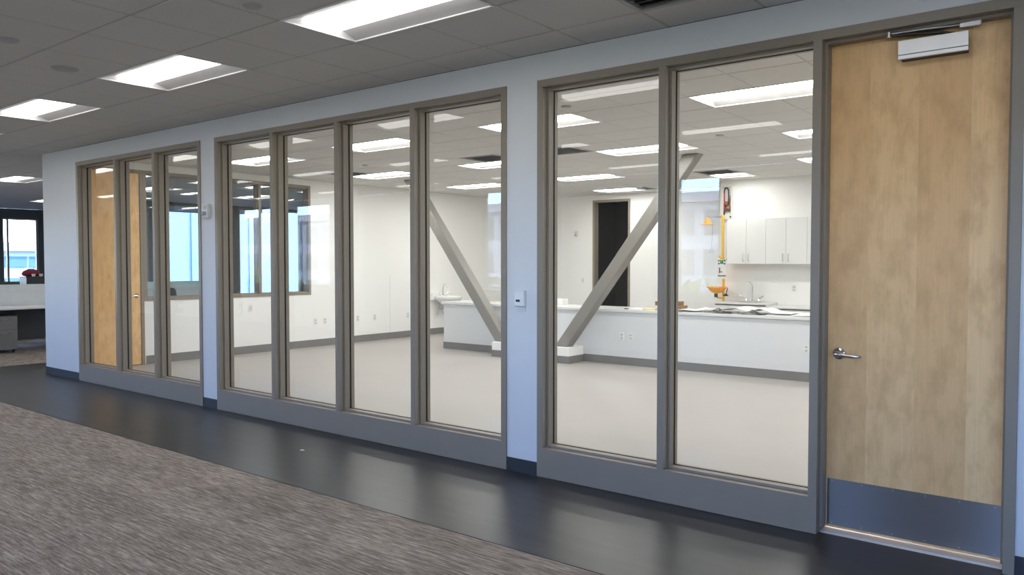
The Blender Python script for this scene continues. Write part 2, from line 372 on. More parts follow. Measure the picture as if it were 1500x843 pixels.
def ext_window(axis, c, a, b, z0, z1, mull=()):
    i = wnum[0]; wnum[0] += 1
    P = (lambda u, w, z: (u, w, z)) if axis == 'x' else (lambda u, w, z: (w, u, z))
    r = estruct('window_%d' % i, P((a+b)/2, c, z0))
    def bx(u0, u1, zz0, zz1, d0, d1):
        m = MB(); return m.box(u0, u1, c+d0, c+d1, zz0, zz1) if axis == 'x' else m.box(c+d0, c+d1, u0, u1, zz0, zz1)
    t = 0.05
    for nm, q in (('sill', (a, b, z0, z0+t)), ('head', (a, b, z1-t, z1))): obj(nm, bx(*q, -0.08, 0.0), 'frame', r)
    for u in (a, b-t): obj('jamb', bx(u, u+t, z0+t, z1-t, -0.08, 0.0), 'frame', r)
    for u in mull: obj('mullion', bx(u-t/2, u+t/2, z0+t, z1-t, -0.08, 0.0), 'frame', r)
    obj('glass_pane', bx(a+t, b-t, z0+t, z1-t, -0.045, -0.04), 'glass_ext', r)
for k, (a, b) in enumerate(WX): ext_window('x', YW-0.04, a, b, WZ0, WZ1, (-2.90,) if k == 5 else ((a+b)/2,) if b-a > 1.7 else ())
for a, b in WY1: ext_window('y', XO-0.04, a, b, 1.0, 2.90, (a+0.16,) if a > 3 else ((a+b)/2,))
for a, b in WY2: ext_window('y', XO2-0.04, a, b, 0.42, 3.13, ())

# ---------------------------------------------------------------- ceilings: grid, tiles, troffers, vents
TS = 0.637
def ring(mb, x0, x1, y0, y1, w, z):
    vs = [(x0, y0, z), (x1, y0, z), (x1, y1, z), (x0, y1, z), (x0+w, y0+w, z), (x1-w, y0+w, z), (x1-w, y1-w, z), (x0+w, y1-w, z)]
    vs += [(v[0], v[1], z+0.03) for v in vs[4:]]
    mb.add(vs, [(0, 1, 5, 4), (1, 2, 6, 5), (2, 3, 7, 6), (3, 0, 4, 7), (4, 5, 9, 8), (5, 6, 10, 9), (6, 7, 11, 10), (7, 4, 8, 11)])
tile_cache = {}
def ceiling(name, rects, slab, ref, most=270):
    """rects: plain tile cells. The nearest ones to ref are single tiles, the far rest is one stuff part."""
    g = MB()
    for r in slab: g.box(*r, ZC+0.16, ZC+0.30)
    o = struct(name, g, 'slab')
    tb = MB()
    for r in rects: ring(tb, r[0], r[1], r[2], r[3], 0.011, ZC+0.004)
    obj('grid', tb, 'tbar', o)
    cells = sorted([r for r in rects if r[4]], key=lambda r: math.hypot((r[0]+r[1])/2-ref[0], (r[2]+r[3])/2-ref[1]))
    rest = MB()
    for i, r in enumerate(cells):
        gx = 0.0062; a, b, c, d = r[0]+gx, r[1]-gx, r[2]+gx, r[3]-gx
        if b-a < 0.03 or d-c < 0.03: continue
        if i < most:
            key = (round(b-a, 3), round(d-c, 3))
            if key not in tile_cache:
                m = MB(); w, h = (b-a)/2, (d-c)/2; e = 0.006
                vs = [(-w+e, -h+e, 0), (w-e, -h+e, 0), (w-e, h-e, 0), (-w+e, h-e, 0), (-w, -h, 0.005), (w, -h, 0.005), (w, h, 0.005), (-w, h, 0.005), (-w, -h, 0.016), (w, -h, 0.016), (w, h, 0.016), (-w, h, 0.016)]
                m.add(vs, [(0, 3, 2, 1)] + [(j, (j+1) % 4, (j+1) % 4+4, j+4) for j in range(4)] + [(j+4, (j+1) % 4+4, (j+1) % 4+8, j+8) for j in range(4)] + [(8, 9, 10, 11)])
                t = obj('ceiling_tile', m, 'tile'); C.objects.unlink(t); tile_cache[key] = t.data
            t = bpy.data.objects.new('ceiling_tile', tile_cache[key]); C.objects.link(t); t.parent = o
            t.location = ((a+b)/2, (c+d)/2, ZC + random.uniform(-0.0008, 0.0008))
        else: rest.box(a, b, c, d, ZC, ZC+0.014)
    if rest.f: obj('ceiling_tiles', rest, 'tile', o, kind='stuff')
    return o
def grid_rects(xs, ys, skip, inside=lambda x, y: True):
    out = []
    for i in range(len(xs)-1):
        for j in range(len(ys)-1):
            cx, cy = (xs[i]+xs[i+1])/2, (ys[j]+ys[j+1])/2
            if not inside(cx, cy): continue
            if any(a-0.01 < cx < b+0.01 and c-0.01 < cy < d+0.01 for a, b, c, d in skip): continue
            out.append((xs[i], xs[i+1], ys[j], ys[j+1], True))
    return out
def clipgrid(lo, hi, o, s):
    k0 = math.ceil((lo-o)/s - 1e-6); v = [o+s*k for k in range(k0, k0+200) if o+s*k < hi-1e-6]
    v = [x for x in v if x > lo+1e-6]; return [lo] + v + [hi]
def troffer(x0, x1, y0, y1, label, group, lens):
    cx, cy = (x0+x1)/2, (y0+y1)/2; w, h = (x1-x0)/2, (y1-y0)/2; D = 0.044; lw, lh = w-0.04, 0.168
    t = thing('ceiling_light', label, 'ceiling light', (cx, cy, ZC), group)
    f = MB(); e = 0.018
    P = lambda a, b, z: [(cx-a, cy-b, z), (cx+a, cy-b, z), (cx+a, cy+b, z), (cx-a, cy+b, z)]
    lay = [P(w, h, ZC+0.02), P(w-0.002, h-0.002, ZC-0.003), P(w-e, h-e, ZC-0.003), P(w-e, h-e, ZC+0.006), P(lw, lh, ZC+D), P(lw, lh, ZC+D+0.025)]
    f.add(sum(lay, []), [(4*k+j, 4*k+(j+1) % 4, 4*k+4+(j+1) % 4, 4*k+4+j) for k in range(5) for j in range(4)] + [(20, 21, 22, 23)])
    obj('reflector', f, 'reflector', t)
    d = MB(); n = 8; vs = []
    for k in range(n+1):
        yy = -lh+0.002 + (2*lh-0.004)*k/n; zz = ZC+D-0.002-0.034*(1-(2*k/n-1)**2)
        vs += [(cx-lw+0.002, cy+yy, zz), (cx+lw-0.002, cy+yy, zz)]
    d.add(vs, [(2*k, 2*k+1, 2*k+3, 2*k+2) for k in range(n)], True)
    obj('diffuser', d, lens, t)
    return t
def make_dup(src, c, label): return dup(src, (c[0], c[1], ZC), label)
# office ceiling
OX = [-1.285 - TS*k for k in range(60)]
oys = [-0.40 - TS*k for k in range(20)]
off_lights = []
rows = [(-1.674, 'office row beside the glass wall'), (-4.222, 'office row above the camera'), (-6.770, 'office row by the outside windows')]
for ry, rn in rows:
    for k in range(9):
        x0 = -1.285 + 2*TS - 4*TS*k - 2*TS
        if x0 < XO+0.6: break
        off_lights.append((x0, x0+2*TS, ry, ry+TS, rn, k))
for ry, rn in ((0.874, 'office row over the left desks'), (3.422, 'office row near the far left windows'), (5.97, 'office row beyond the small inner window'), (8.518, 'office row at the far end')):
    k = 0
    for i in range(9):
        x0 = -1.285 - 4*TS*i
        if x0+2*TS < XC and x0 > XO+0.6 and not (x0 < XO2 and ry > YS-1): off_lights.append((x0, x0+2*TS, ry, ry+TS, rn, k)); k += 1
    if ry == 3.422: off_lights.append((-21.669-0.0, -21.669+2*TS, ry, ry+TS, rn, k)) if not any(abs(l[0]+21.669) < 0.01 and l[2] == ry for l in off_lights) else None
first = None
for x0, x1, y0, y1, rn, k in off_lights:
    lab = 'recessed ceiling light, %s from right in the %s' % (ORD[k], rn)
    if first is None: first = troffer(x0, x1, y0, y1, lab, 'recessed office ceiling lights', 'lamp_office')
    else: make_dup(first, ((x0+x1)/2, (y0+y1)/2), lab)
vent_cells = [(-1.285-TS, -1.285, -0.40-TS, -0.40), (-15.938-3*TS, -15.938-TS, 1.511+0.0, 1.511+TS*0.5)]
skip = [l[:4] for l in off_lights] + [vent_cells[0]]
xsA = clipgrid(-12.752, XR, -1.285, TS); ysA = clipgrid(YW, 0, -0.40, TS)
rA = grid_rects(xsA, ysA, skip)
def ring_cells(rects, lights):
    for l in lights: rects.append((l[0], l[1], l[2], l[3], False))
    return rects
inA = [l for l in off_lights if l[0] > -12.8 and l[2] < 0] ; inB = [l for l in off_lights if l not in inA]
ceiling('ceiling', ring_cells(rA, inA+[vent_cells[0]]), [(-12.752, XR, YW, 0)], (-2.5, -0.8))
xsB = clipgrid(XO, -12.752, -1.285, TS); ysB = clipgrid(YW, YE, -0.40, TS)
rB = grid_rects(xsB, ysB, skip, lambda x, y: not (x < XO2 and y > YS))
xsB2 = [-12.752, -12.114, XC]; rB += grid_rects(xsB2, clipgrid(0, YE, -0.40, TS), skip)
ceiling('ceiling_left', ring_cells(rB, inB), [(XO-0.2, -12.752, YW, YE+0.15), (-12.752, XC, 0, YE+0.15)], (-14, 0.5))
# lab ceiling
LTS = 0.652; LTY = 0.635
lab_lights = []
for ry, rn in ((2.09, 'lab row nearest the glass'), (4.63, 'middle lab row'), (7.17, 'lab row beyond the diagonal braces')):
    for k in range(6):
        x0 = -2.80 + 4*LTS*(1-k)
        if ry > 7 and k in (1, 2): 
            if k == 2: continue
            x0 -= LTS
        if x0 > XLI+0.2 and x0+2*LTS < XRL: lab_lights.append((x0, x0+2*LTS, ry, ry+LTY, rn, k if not (ry > 7 and k > 2) else k-1))
lab_lights.append((-8.95, -8.95+2*LTS, 9.71, 9.71+LTY, 'short lab row by the dark doorway', 0))
lab_vents = [(-5.408-LTS, -5.408, 3.995, 4.63), (-8.016+LTS, -8.016+2*LTS, 3.995, 4.63), (-10.624, -10.624+LTS, 3.995, 4.63), (-5.408, -5.408+LTS, 7.805, 8.44)]
lab_lights.append((-5.408, -4.756, 8.44, 8.44+LTY, 'square', 0))
lf = None
for x0, x1, y0, y1, rn, k in lab_lights:
    lab = 'recessed ceiling light, %s from the right in the %s' % (ORD[k], rn)
    if 'short' in rn: lab = 'recessed ceiling light near the lab back wall by the dark doorway'
    if rn == 'square': troffer(x0, x1, y0, y1, 'small square recessed ceiling light above the emergency shower', 'recessed lab ceiling lights', 'lamp_lab'); continue
    if lf is None: lf = troffer(x0, x1, y0, y1, lab, 'recessed lab ceiling lights', 'lamp_lab')
    else: make_dup(lf, ((x0+x1)/2, (y0+y1)/2), lab)
xsL = clipgrid(XLI, XRL, -2.80, LTS); ysL = clipgrid(WT, YB, 2.09, LTY)
rL = grid_rects(xsL, ysL, [l[:4] for l in lab_lights] + lab_vents, lambda x, y: not (x > XK and y > YK))
ceiling('ceiling_lab', ring_cells(rL, lab_lights+lab_vents), [(XC, XRL+0.12, 0, YB+0.15)], (-4, 2.5))
def vent(x0, x1, y0, y1, label, dark, slats=9):
    t = thing('ceiling_vent', label, 'air vent', ((x0+x1)/2, (y0+y1)/2, ZC))
    fr = MB(); w = 0.03
    for q in ((x0+.004, x1-.004, y0+.004, y0+w), (x0+.004, x1-.004, y1-w, y1-.004), (x0+.004, x0+w, y0+w, y1-w), (x1-w, x1-.004, y0+w, y1-w)): fr.box(*q, ZC-0.006, ZC+0.014)
    obj('vent_frame', fr, 'tbar', t)
    b = MB(); b.box(x0+w, x1-w, y0+w, y1-w, ZC+0.045, ZC+0.06); obj('vent_back', b, 'vent_dark', t)
    sm = None
    for k in range(slats):
        yy = y0+w + (y1-y0-2*w)*(k+0.5)/slats; m = MB()
        m.prism([(yy-0.024, ZC+0.002), (yy-0.020, ZC+0.001), (yy+0.020, ZC+0.022), (yy+0.016, ZC+0.023)], 'x', x0+w, x1-w)
        obj('slat', m, dark, t)
vent(*vent_cells[0], 'dark louvred ceiling vent at the top edge above the corridor', 'grey_metal')
for q, lb in zip(lab_vents, ('dark louvred vent in the lab ceiling seen through the wide right window bay', 'dark louvred vent in the lab ceiling left of the left brace', 'dark louvred vent in the lab ceiling near the inner window', 'dark louvred vent in the lab ceiling behind the right brace')):
    vent(*q, lb, 'grey_metal_lt')
def cap(x, y, label, r=0.045, z=ZC):
    m = MB(); m.lathe([(r*0.2, -0.014), (r*0.85, -0.014), (r, -0.006), (r, 0.0)], (x, y, z), 20)
    tag(obj('sprinkler_cover', m, 'tbar', loc=(x, y, z)), label, 'sprinkler cover', 'round ceiling caps')
cap(-6.23, -1.983, 'round grey cap on the office ceiling above left of the second light', 0.10)
cap(-5.68, -2.577, 'round grey cap on the office ceiling at the left picture edge', 0.07)
cap(-3.707, -1.951, 'round grey cap on the office ceiling at the top edge left of the nearest light', 0.055)
cap(-3.93, 1.75, 'round pale cap on the lab ceiling just inside the wide right window bay', 0.05)
cap(-9.116, 3.70, 'small round cap on the lab ceiling seen through the third pane of the middle window', 0.05)
cap(-5.0, 5.9, 'small round cap on the lab ceiling in front of the right brace top', 0.05)
cap(-3.45, 4.38, 'small round cap on the lab ceiling seen through the pane beside the door', 0.05)

# ---------------------------------------------------------------- corridor glazing: windows 1 to 3 and door 1
FY0, FY1, FW, GY = -0.012, WT+0.012, 0.052, 0.112
def glazing(n, x0, x1, mulls, right_jamb=True):
    r = estruct('window_%d' % n, ((x0+x1)/2, 0, 0)); zr = 0.222
    def part(nm, *b, mat='frame', bev=0.002): return obj(nm, MB().box(*b), mat, r, bevel=bev)
    xe = x1 if right_jamb else x1+0.0
    part('frame_head', x0, xe, FY0, FY1, ZF-FW, ZF)
    part('base_rail', x0, xe, FY0, FY1, 0.002, zr)
    posts = [(x0, x0+FW)] + [(m-FW/2, m+FW/2) for m in mulls] + [(x1-FW, x1)]
    for i, (a, b) in enumerate(posts): part('jamb' if i in (0, len(posts)-1) else 'mullion', a, b, FY0, FY1, zr, ZF-FW)
    for i in range(len(posts)-1):
        a, b = posts[i][1], posts[i+1][0]; s = 0.017; z0, z1 = zr, ZF-FW
        bd = MB()
        for y0, y1 in ((0.045, GY-0.007), (GY+0.007, FY1-0.012)):
            bd.box(a, a+s, y0, y1, z0, z1); bd.box(b-s, b, y0, y1, z0, z1); bd.box(a+s, b-s, y0, y1, z0, z0+s); bd.box(a+s, b-s, y0, y1, z1-s, z1)
        obj('glazing_bead', bd, 'frame', r, bevel=0.0015)
        gk = MB(); q = 0.020
        for y0, y1 in ((GY-0.007, GY-0.0035), (GY+0.0035, GY+0.007)):
            gk.box(a, a+q, y0, y1, z0, z1); gk.box(b-q, b, y0, y1, z0, z1); gk.box(a+q, b-q, y0, y1, z0, z0+q); gk.box(a+q, b-q, y0, y1, z1-q, z1)
        obj('gasket', gk, 'gasket', r)
        obj('glass_pane', MB().box(a+0.003, b-0.003, GY-0.003, GY+0.003, z0+0.003, z1-0.003), 'glass', r)
    return r
glazing(1, F[0][0], F[0][1], [-9.645, -8.675])
glazing(2, F[1][0], F[1][1], [-6.316, -5.313, -4.316])
glazing(3, F[2][0], -0.942, [-1.970], False)
# door 1
DL, DR = -0.942, 0.0
d1 = estruct('door_1', ((DL+DR)/2, 0.07, 0))
obj('door_head', MB().box(DL, F[2][1], FY0, FY1, ZF-FW-0.004, ZF), 'frame', d1, bevel=0.002)
obj('door_jamb', MB().box(DR, F[2][1], FY0, FY1, 0, ZF-FW-0.004), 'frame', d1, bevel=0.002)
st = MB(); zt = ZF-FW-0.004
st.box(DL, DL+0.016, 0.05, 0.121, 0.03, zt); st.box(DR-0.016, DR, 0.05, 0.121, 0.03, zt); st.box(DL+0.016, DR-0.016, 0.05, 0.121, zt-0.016, zt)
obj('door_stop', st, 'frame', d1)
LY = 0.125
leaf = obj('door_leaf', MB().box(DL+0.004, DR-0.004, LY, LY+0.045, 0.022, zt-0.006), 'maple', d1, bevel=0.0015)
kp = obj('kick_plate', MB().box(DL+0.022, DR-0.022, LY-0.0025, LY, 0.036, 0.318), 'kick', leaf, bevel=0.0006)
kp['label'] = 'brushed steel kick plate'
sc = MB()
for k in range(6):
    for zz in (0.05, 0.305): sc.lathe([(0.0035, -0.0045), (0.0045, -0.0025)], (DL+0.05+(DR-DL-0.1)*k/5, LY, zz), 8, 'y')
obj('screws', sc, 'nickel', leaf, kind='stuff')
hx, hz = -0.862, 1.076
h = MB(); h.lathe([(0.036, 0), (0.036, -0.006), (0.031, -0.011), (0.016, -0.013), (0.0135, -0.05)], (hx, LY, hz), 24, 'y')
h.tube([(hx-0.012, LY-0.050, hz-0.001), (hx+0.005, LY-0.054, hz), (hx+0.04, LY-0.055, hz-0.004), (hx+0.09, LY-0.053, hz-0.008), (hx+0.125, LY-0.050, hz-0.006), (hx+0.132, LY-0.044, hz-0.006)], [0.016, 0.017, 0.0125, 0.0105, 0.009, 0.006], 12)
lv = obj('lever_handle', h, 'chrome', leaf); lv['label'] = 'chrome lever handle'
obj('threshold', MB().prism([(0.05, 0.0005), (0.066, 0.009), (0.165, 0.009), (0.175, 0.0005)], 'x', DL+0.001, DR-0.001), 'alu', d1)
# door closer on the leaf: cover, body, arms, shoe
clz = 2.748
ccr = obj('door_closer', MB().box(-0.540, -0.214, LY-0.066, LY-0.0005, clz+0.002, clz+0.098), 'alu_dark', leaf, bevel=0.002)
obj('closer_cover', MB().rbox(-0.550, -0.206, LY-0.080, LY-0.066, clz+0.026, clz+0.106, 0.003), 'alu', ccr)
obj('cover_strip', MB().rbox(-0.550, -0.206, LY-0.080, LY-0.066, clz+0.001, clz+0.0245, 0.003), 'alu', ccr)
ar = MB(); ar.lathe([(0.014, 0), (0.014, 0.022)], (-0.292, LY-0.025, clz+0.098), 14)
ar.tube([(-0.292, LY-0.025, clz+0.112), (-0.34, LY-0.033, clz+0.128), (-0.44, LY-0.052, clz+0.135), (-0.590, LY-0.085, clz+0.138)], [0.010, 0.009, 0.008, 0.008], 8)
obj('main_arm', ar, 'alu_dark', ccr)
fa = MB(); fa.tube([(-0.595, LY-0.085, clz+0.150), (-0.42, LY-0.072, clz+0.150), (-0.235, LY-0.036, clz+0.150)], 0.0065, 8)
fa.lathe([(0.013, -0.016), (0.013, 0.014)], (-0.594, LY-0.085, clz+0.146), 12)
obj('forearm', fa, 'nickel', ccr)
sh = MB(); sh.rbox(-0.252, -0.152, LY-0.066, LY-0.044, clz+0.128, clz+0.166, 0.004); sh.box(-0.245, -0.16, LY-0.05, LY-0.006, clz+0.140, clz+0.152)
obj('arm_shoe', sh, 'alu', ccr)

# door 2 and window in the lab's left wall
d2 = estruct('door_2', (XLI, (LD[0]+LD[1])/2, 0))
t = 0.052; X0, X1 = XC-0.012, XLI+0.012
obj('door_head', MB().box(X0, X1, LD[0], LD[1], LZ1-t, LZ1), 'frame', d2, bevel=0.002)
for y in (LD[0], LD[1]-t): obj('door_jamb', MB().box(X0, X1, y, y+t, 0, LZ1-t), 'frame', d2, bevel=0.002)
lf2 = obj('door_leaf', MB().box(XLI-0.045, XLI, LD[0]+t+0.003, LD[1]-t-0.003, 0.012, LZ1-t-0.004), 'maple_y', d2, bevel=0.0015)
hh = MB(); ly, lz = LD[1]-t-0.075, 1.09
hh.lathe([(0.036, 0), (0.034, 0.009), (0.015, 0.012), (0.0135, 0.05)], (XLI, ly, lz), 20, 'x')
hh.tube([(XLI+0.05, ly+0.012, lz), (XLI+0.055, ly-0.03, lz), (XLI+0.053, ly-0.09, lz-0.004), (XLI+0.046, ly-0.125, lz-0.004)], [0.015, 0.0125, 0.0105, 0.007], 10)
obj('lever_handle', hh, 'chrome', lf2)
w4 = estruct('window_12', (XLI, (LW[0]+LW[1])/2, LZ0))
wp = [(LW[0], LW[0]+t), (2.42, 2.42+t), (3.47, 3.47+t), (LW[1]-t, LW[1])]
obj('frame_head', MB().box(X0, X1, LW[0], LW[1], LZ1-t, LZ1), 'frame', w4, bevel=0.002)
obj('frame_sill', MB().box(X0, X1, LW[0], LW[1], LZ0, LZ0+t), 'frame', w4, bevel=0.002)
for i, (a, b) in enumerate(wp): obj('mullion' if 0 < i < 3 else 'jamb', MB().box(X0, X1, a, b, LZ0+t, LZ1-t), 'frame', w4, bevel=0.002)
for i in range(3):
    a, b = wp[i][1], wp[i+1][0]; z0, z1 = LZ0+t, LZ1-t; s = 0.016; gx = (X0+X1)/2; bd = MB()
    for x0, x1 in ((gx-0.03, gx-0.004), (gx+0.004, gx+0.03)):
        bd.box(x0, x1, a, a+s, z0, z1); bd.box(x0, x1, b-s, b, z0, z1); bd.box(x0, x1, a+s, b-s, z0, z0+s); bd.box(x0, x1, a+s, b-s, z1-s, z1)
    obj('glazing_bead', bd, 'frame', w4)
    obj('glass_pane', MB().box(gx-0.003, gx+0.003, a+0.003, b-0.003, z0+0.003, z1-0.003), 'glass', w4)
# frame of the dark doorway
d3 = estruct('door_3', ((DX0+DX1)/2, YB, 0))
for x in (DX0, DX1-0.055): obj('door_jamb', MB().box(x, x+0.055, YB-0.012, YB+0.162, 0, DZ-0.055), 'frame', d3, bevel=0.002)
obj('door_head', MB().box(DX0, DX1, YB-0.012, YB+0.162, DZ-0.055, DZ), 'frame', d3, bevel=0.002)

# ---------------------------------------------------------------- lab: braces, peninsula
def brace(name, p0, p1, label, w=0.19, d=0.20):
    a, b = Vector(p0), Vector(p1); u = (b-a).normalized(); n = Vector((0, 1, 0)); s = n.cross(u).normalized()
    # cut level at floor curb and ceiling
    vs = []
    for z in (a.z, b.z):
        base = a + u*((z-a.z)/u.z)
        k = abs(u.z)
        for sy in (-1, 1):
            for sx in (-1, 1): vs.append(base + Vector((sx*w/2/k, sy*d/2, 0)))
    m = MB(); m.add(vs, [(0, 1, 3, 2), (4, 6, 7, 5), (0, 4, 5, 1), (2, 3, 7, 6), (0, 2, 6, 4), (1, 5, 7, 3)])
    o = obj(name, m, 'brace', loc=(p0[0], p0[1], p0[2]), bevel=0.016)
    return tag(o, label, 'structural brace', 'crossed diagonal braces')
PY = 6.0
brace('diagonal_brace', (-6.675, 5.76, 0.252), (-4.36-0.079, 5.76, ZC-0.001), 'grey painted steel brace leaning right, rising behind the two wide panes')
brace('diagonal_brace', (-7.925, 5.76, 0.252), (-10.24+0.079, 5.76, ZC-0.001), 'grey painted steel brace leaning left, seen through the narrow pane left of the pillar')
cb = thing('brace_curb', 'low white curb with grey base where the two braces meet the floor', 'curb', (-7.24, 5.77, 0))
obj('curb_top', MB().box(-8.03, -6.45, 5.56, PY-0.0095, 0.115, 0.252), 'lab_wall', cb, bevel=0.004)
obj('cove_base', MB().box(-8.036, -6.444, 5.554, PY-0.0095, 0, 0.115), 'base_grey', cb)
PX0, PX1, PZ = -9.56, -1.5, 0.875
pb = thing('peninsula_counter', 'long white panelled counter base running across the lab behind the braces', 'counter', ((PX0+PX1)/2, 6.35, 0))
obj('front_panel', MB().box(PX0, PX1, PY, PY+0.12, 0.12, PZ-0.042), 'grey_lam', pb)
obj('end_panel', MB().box(PX0, PX0+0.04, PY+0.12, 6.66, 0.12, PZ-0.042), 'grey_lam', pb)
obj('back_cabinets', MB().box(PX0+0.04, PX1, PY+0.12, 6.64, 0.10, PZ-0.042), 'white_lam', pb)
kb = MB(); kb.box(PX0-0.008, -8.036, PY-0.008, PY+0.05, 0, 0.125); kb.box(-6.444, PX1, PY-0.008, PY+0.05, 0, 0.125); kb.box(PX0-0.008, PX0+0.05, PY+0.05, 6.6, 0, 0.125)
obj('cove_base', kb, 'base_grey', pb)
tp = obj('countertop', MB().rbox(PX0-0.03, PX1, PY-0.03, 6.70, PZ-0.042, PZ, 0.004), 'quartz', loc=((PX0+PX1)/2, 6.35, PZ))
tag(tp, 'long pale worktop lying on the counter base behind the braces', 'countertop')

# ---------------------------------------------------------------- small wall fittings
def plate(axis, c, u, z, label, kind='outlet', sgn=1):
    """duplex outlet / switch plate on a wall; axis 'x': wall faces -y at y=c, axis 'y': wall faces +x at x=c"""
    def bx(mb, u0, u1, z0, z1, d0, d1, r=0.002):
        return mb.rbox(u0, u1, c-d1, c-d0, z0, z1, r, 1) if axis == 'x' else mb.rbox(c+d0, c+d1, u0, u1, z0, z1, r, 1)
    loc = (u, c, z) if axis == 'x' else (c, u, z)
    cat = {'outlet': 'wall outlet', 'switch': 'light switch'}[kind]
    t = thing('wall_outlet' if kind == 'outlet' else 'light_switch', label, cat, loc)
    obj('cover_plate', bx(MB(), u-0.04, u+0.04, z-0.062, z+0.062, 0.0, 0.006), 'plastic_w', t)
    if kind == 'outlet':
        for dz in (-0.025, 0.025):
            so = obj('socket', bx(MB(), u-0.019, u+0.019, z+dz-0.016, z+dz+0.016, 0.006, 0.009), 'plastic_line', t)
            sl = MB(); bx(sl, u-0.010, u-0.006, z+dz-0.006, z+dz+0.008, 0.009, 0.0095, 0.0002); bx(sl, u+0.006, u+0.010, z+dz-0.006, z+dz+0.008, 0.009, 0.0095, 0.0002)
            obj('slots', sl, 'plastic_k', so)
    else:
        obj('toggle', bx(MB(), u-0.018, u+0.018, z-0.034, z+0.034, 0.006, 0.010), 'plastic_line', t)
    return t
for y, n in ((4.701, 'left one of the pair under the inner window'), (4.928, 'right one of the pair under the inner window'), (5.751, 'left one behind the third middle pane'), (6.209, 'right one behind the third middle pane')):
    plate('y', XLI, y, 0.48, 'white outlet on the lab left wall, %s' % n)
plate('y', XLI, 3.292, 0.80, 'white switch plate under the inner window, low on the lab left wall', 'switch')
for x, n in ((-5.737, 'left'), (-5.578, 'right')): plate('x', PY, x, 0.45, 'white outlet on counter front right of the brace, %s of the pair' % n)
plate('x', PY, -2.885, 0.445, 'white duplex outlet on the counter front at its right end by the door frame')
plate('x', YB, -9.628, 1.183, 'white switch plate on the lab back wall left of the dark doorway', 'switch')
plate('x', YK, -4.222, 1.141, 'white outlet on the splashback right of the kitchen faucet')
def strobe(x, c, z, label, s=1.0):
    t = thing('alarm_strobe', label, 'fire alarm', (x, c, z))
    b = MB(); b.rbox(x-0.056*s, x+0.056*s, c-0.045*s, c, z-0.078*s, z+0.078*s, 0.012)
    obj('housing', b, 'plastic_w', t)
    l = MB(); l.rbox(x-0.030*s, x+0.030*s, c-0.075*s, c-0.045*s, z-0.045*s, z-0.002*s, 0.010); obj('flash_lens', l, 'grey_metal_lt', t)
    for k in range(4): obj('grille_slot', MB().box(x-0.032*s, x+0.032*s, c-0.0465*s, c-0.044*s, z+(0.022+0.011*k)*s, z+(0.027+0.011*k)*s), 'grey_metal', t)
strobe(-7.497, 0.0, 2.18, 'white fire alarm strobe on the narrow pillar between the left and middle windows')
strobe(-9.806, YB, 2.287, 'white fire alarm strobe on the lab back wall left of the dark doorway', 0.9)
rd = thing('card_reader', 'white wall control with black display on the pillar left of the wide window', 'wall control', (-3.150, 0, 1.345))
obj('housing', MB().rbox(-3.197, -3.103, -0.036, 0, 1.283, 1.407, 0.006), 'plastic_w', rd)
obj('bezel', MB().rbox(-3.186, -3.128, -0.0385, -0.036, 1.298, 1.345, 0.001), 'porcelain', rd)
obj('display', MB().rbox(-3.178, -3.140, -0.040, -0.0385, 1.318, 1.336, 0.0006), 'plastic_k', rd)
tag(obj('wall_plate', MB().rbox(-3.19, -3.11, -0.008, 0, 1.245, 1.278, 0.002), 'grey_lam', loc=(-3.15, 0, 1.26)), 'small pale plate on the pillar right below the wall control', 'wall plate')
# wainscot panel on the left wall around the wash basin
tag(obj('wall_panel', MB().box(XLI, XLI+0.006, 6.635, YB-0.01, 0.135, 1.335), 'lab_wall', loc=(XLI, 8.7, 0.135), bevel=0.001), 'thin white splash panel on the lab left wall behind the wash basin', 'wall panel')
plate('y', XLI+0.006, 7.148, 0.47, 'white duplex outlet low on the white splash panel left of the basin')

# ---------------------------------------------------------------- wash basin on the left wall
by = 8.15; bx0 = XLI+0.006; bz = 0.865
ba = thing('wash_basin', 'white wall hung wash basin on the lab left wall behind the counter end', 'sink', (bx0+0.25, by, bz))
n = 28; prof = []
def ring_pts(a, b, cx, z, p=2.6):
    return [(cx + a*math.copysign(abs(cos(2*pi*k/n))**(2/p), cos(2*pi*k/n)), by + b*math.copysign(abs(sin(2*pi*k/n))**(2/p), sin(2*pi*k/n)), z) for k in range(n)]
cx = bx0+0.27
lays = [ring_pts(0.14, 0.15, cx, bz-0.19), ring_pts(0.22, 0.24, cx, bz-0.12), ring_pts(0.262, 0.30, cx, bz-0.06), ring_pts(0.268, 0.305, cx, bz-0.006), ring_pts(0.262, 0.30, cx, bz), ring_pts(0.215, 0.25, cx+0.02, bz-0.004), ring_pts(0.19, 0.22, cx+0.02, bz-0.06), ring_pts(0.08, 0.10, cx+0.02, bz-0.13)]
m = MB(); m.add(sum(lays, []), [(i*n+k, i*n+(k+1) % n, (i+1)*n+(k+1) % n, (i+1)*n+k) for i in range(len(lays)-1) for k in range(n)], True)
m.add(lays[0], [tuple(range(n))]); m.add(lays[-1], [tuple(range(n))])
m.rbox(bx0, bx0+0.10, by-0.30, by+0.30, bz-0.10, bz+0.055, 0.015)
obj('basin_bowl', m, 'porcelain', ba)
fc = MB(); fx = bx0+0.10
fc.tube([(fx, by, bz), (fx, by, bz+0.18), (fx+0.02, by, bz+0.235), (fx+0.065, by, bz+0.255), (fx+0.11, by, bz+0.235), (fx+0.12, by, bz+0.195)], 0.011, 10)
fc.lathe([(0.028, 0), (0.024, 0.02), (0.012, 0.03)], (fx, by, bz), 16)
fo = obj('faucet', fc, 'chrome', ba)
for s in (-1, 1):
    hm = MB(); hm.lathe([(0.02, 0), (0.016, 0.045), (0.008, 0.05)], (fx, by+s*0.10, bz), 12); hm.tube([(fx, by+s*0.10, bz+0.045), (fx+0.03, by+s*0.16, bz+0.075)], [0.009, 0.006], 8)
    obj('tap_handle', hm, 'chrome', fo)
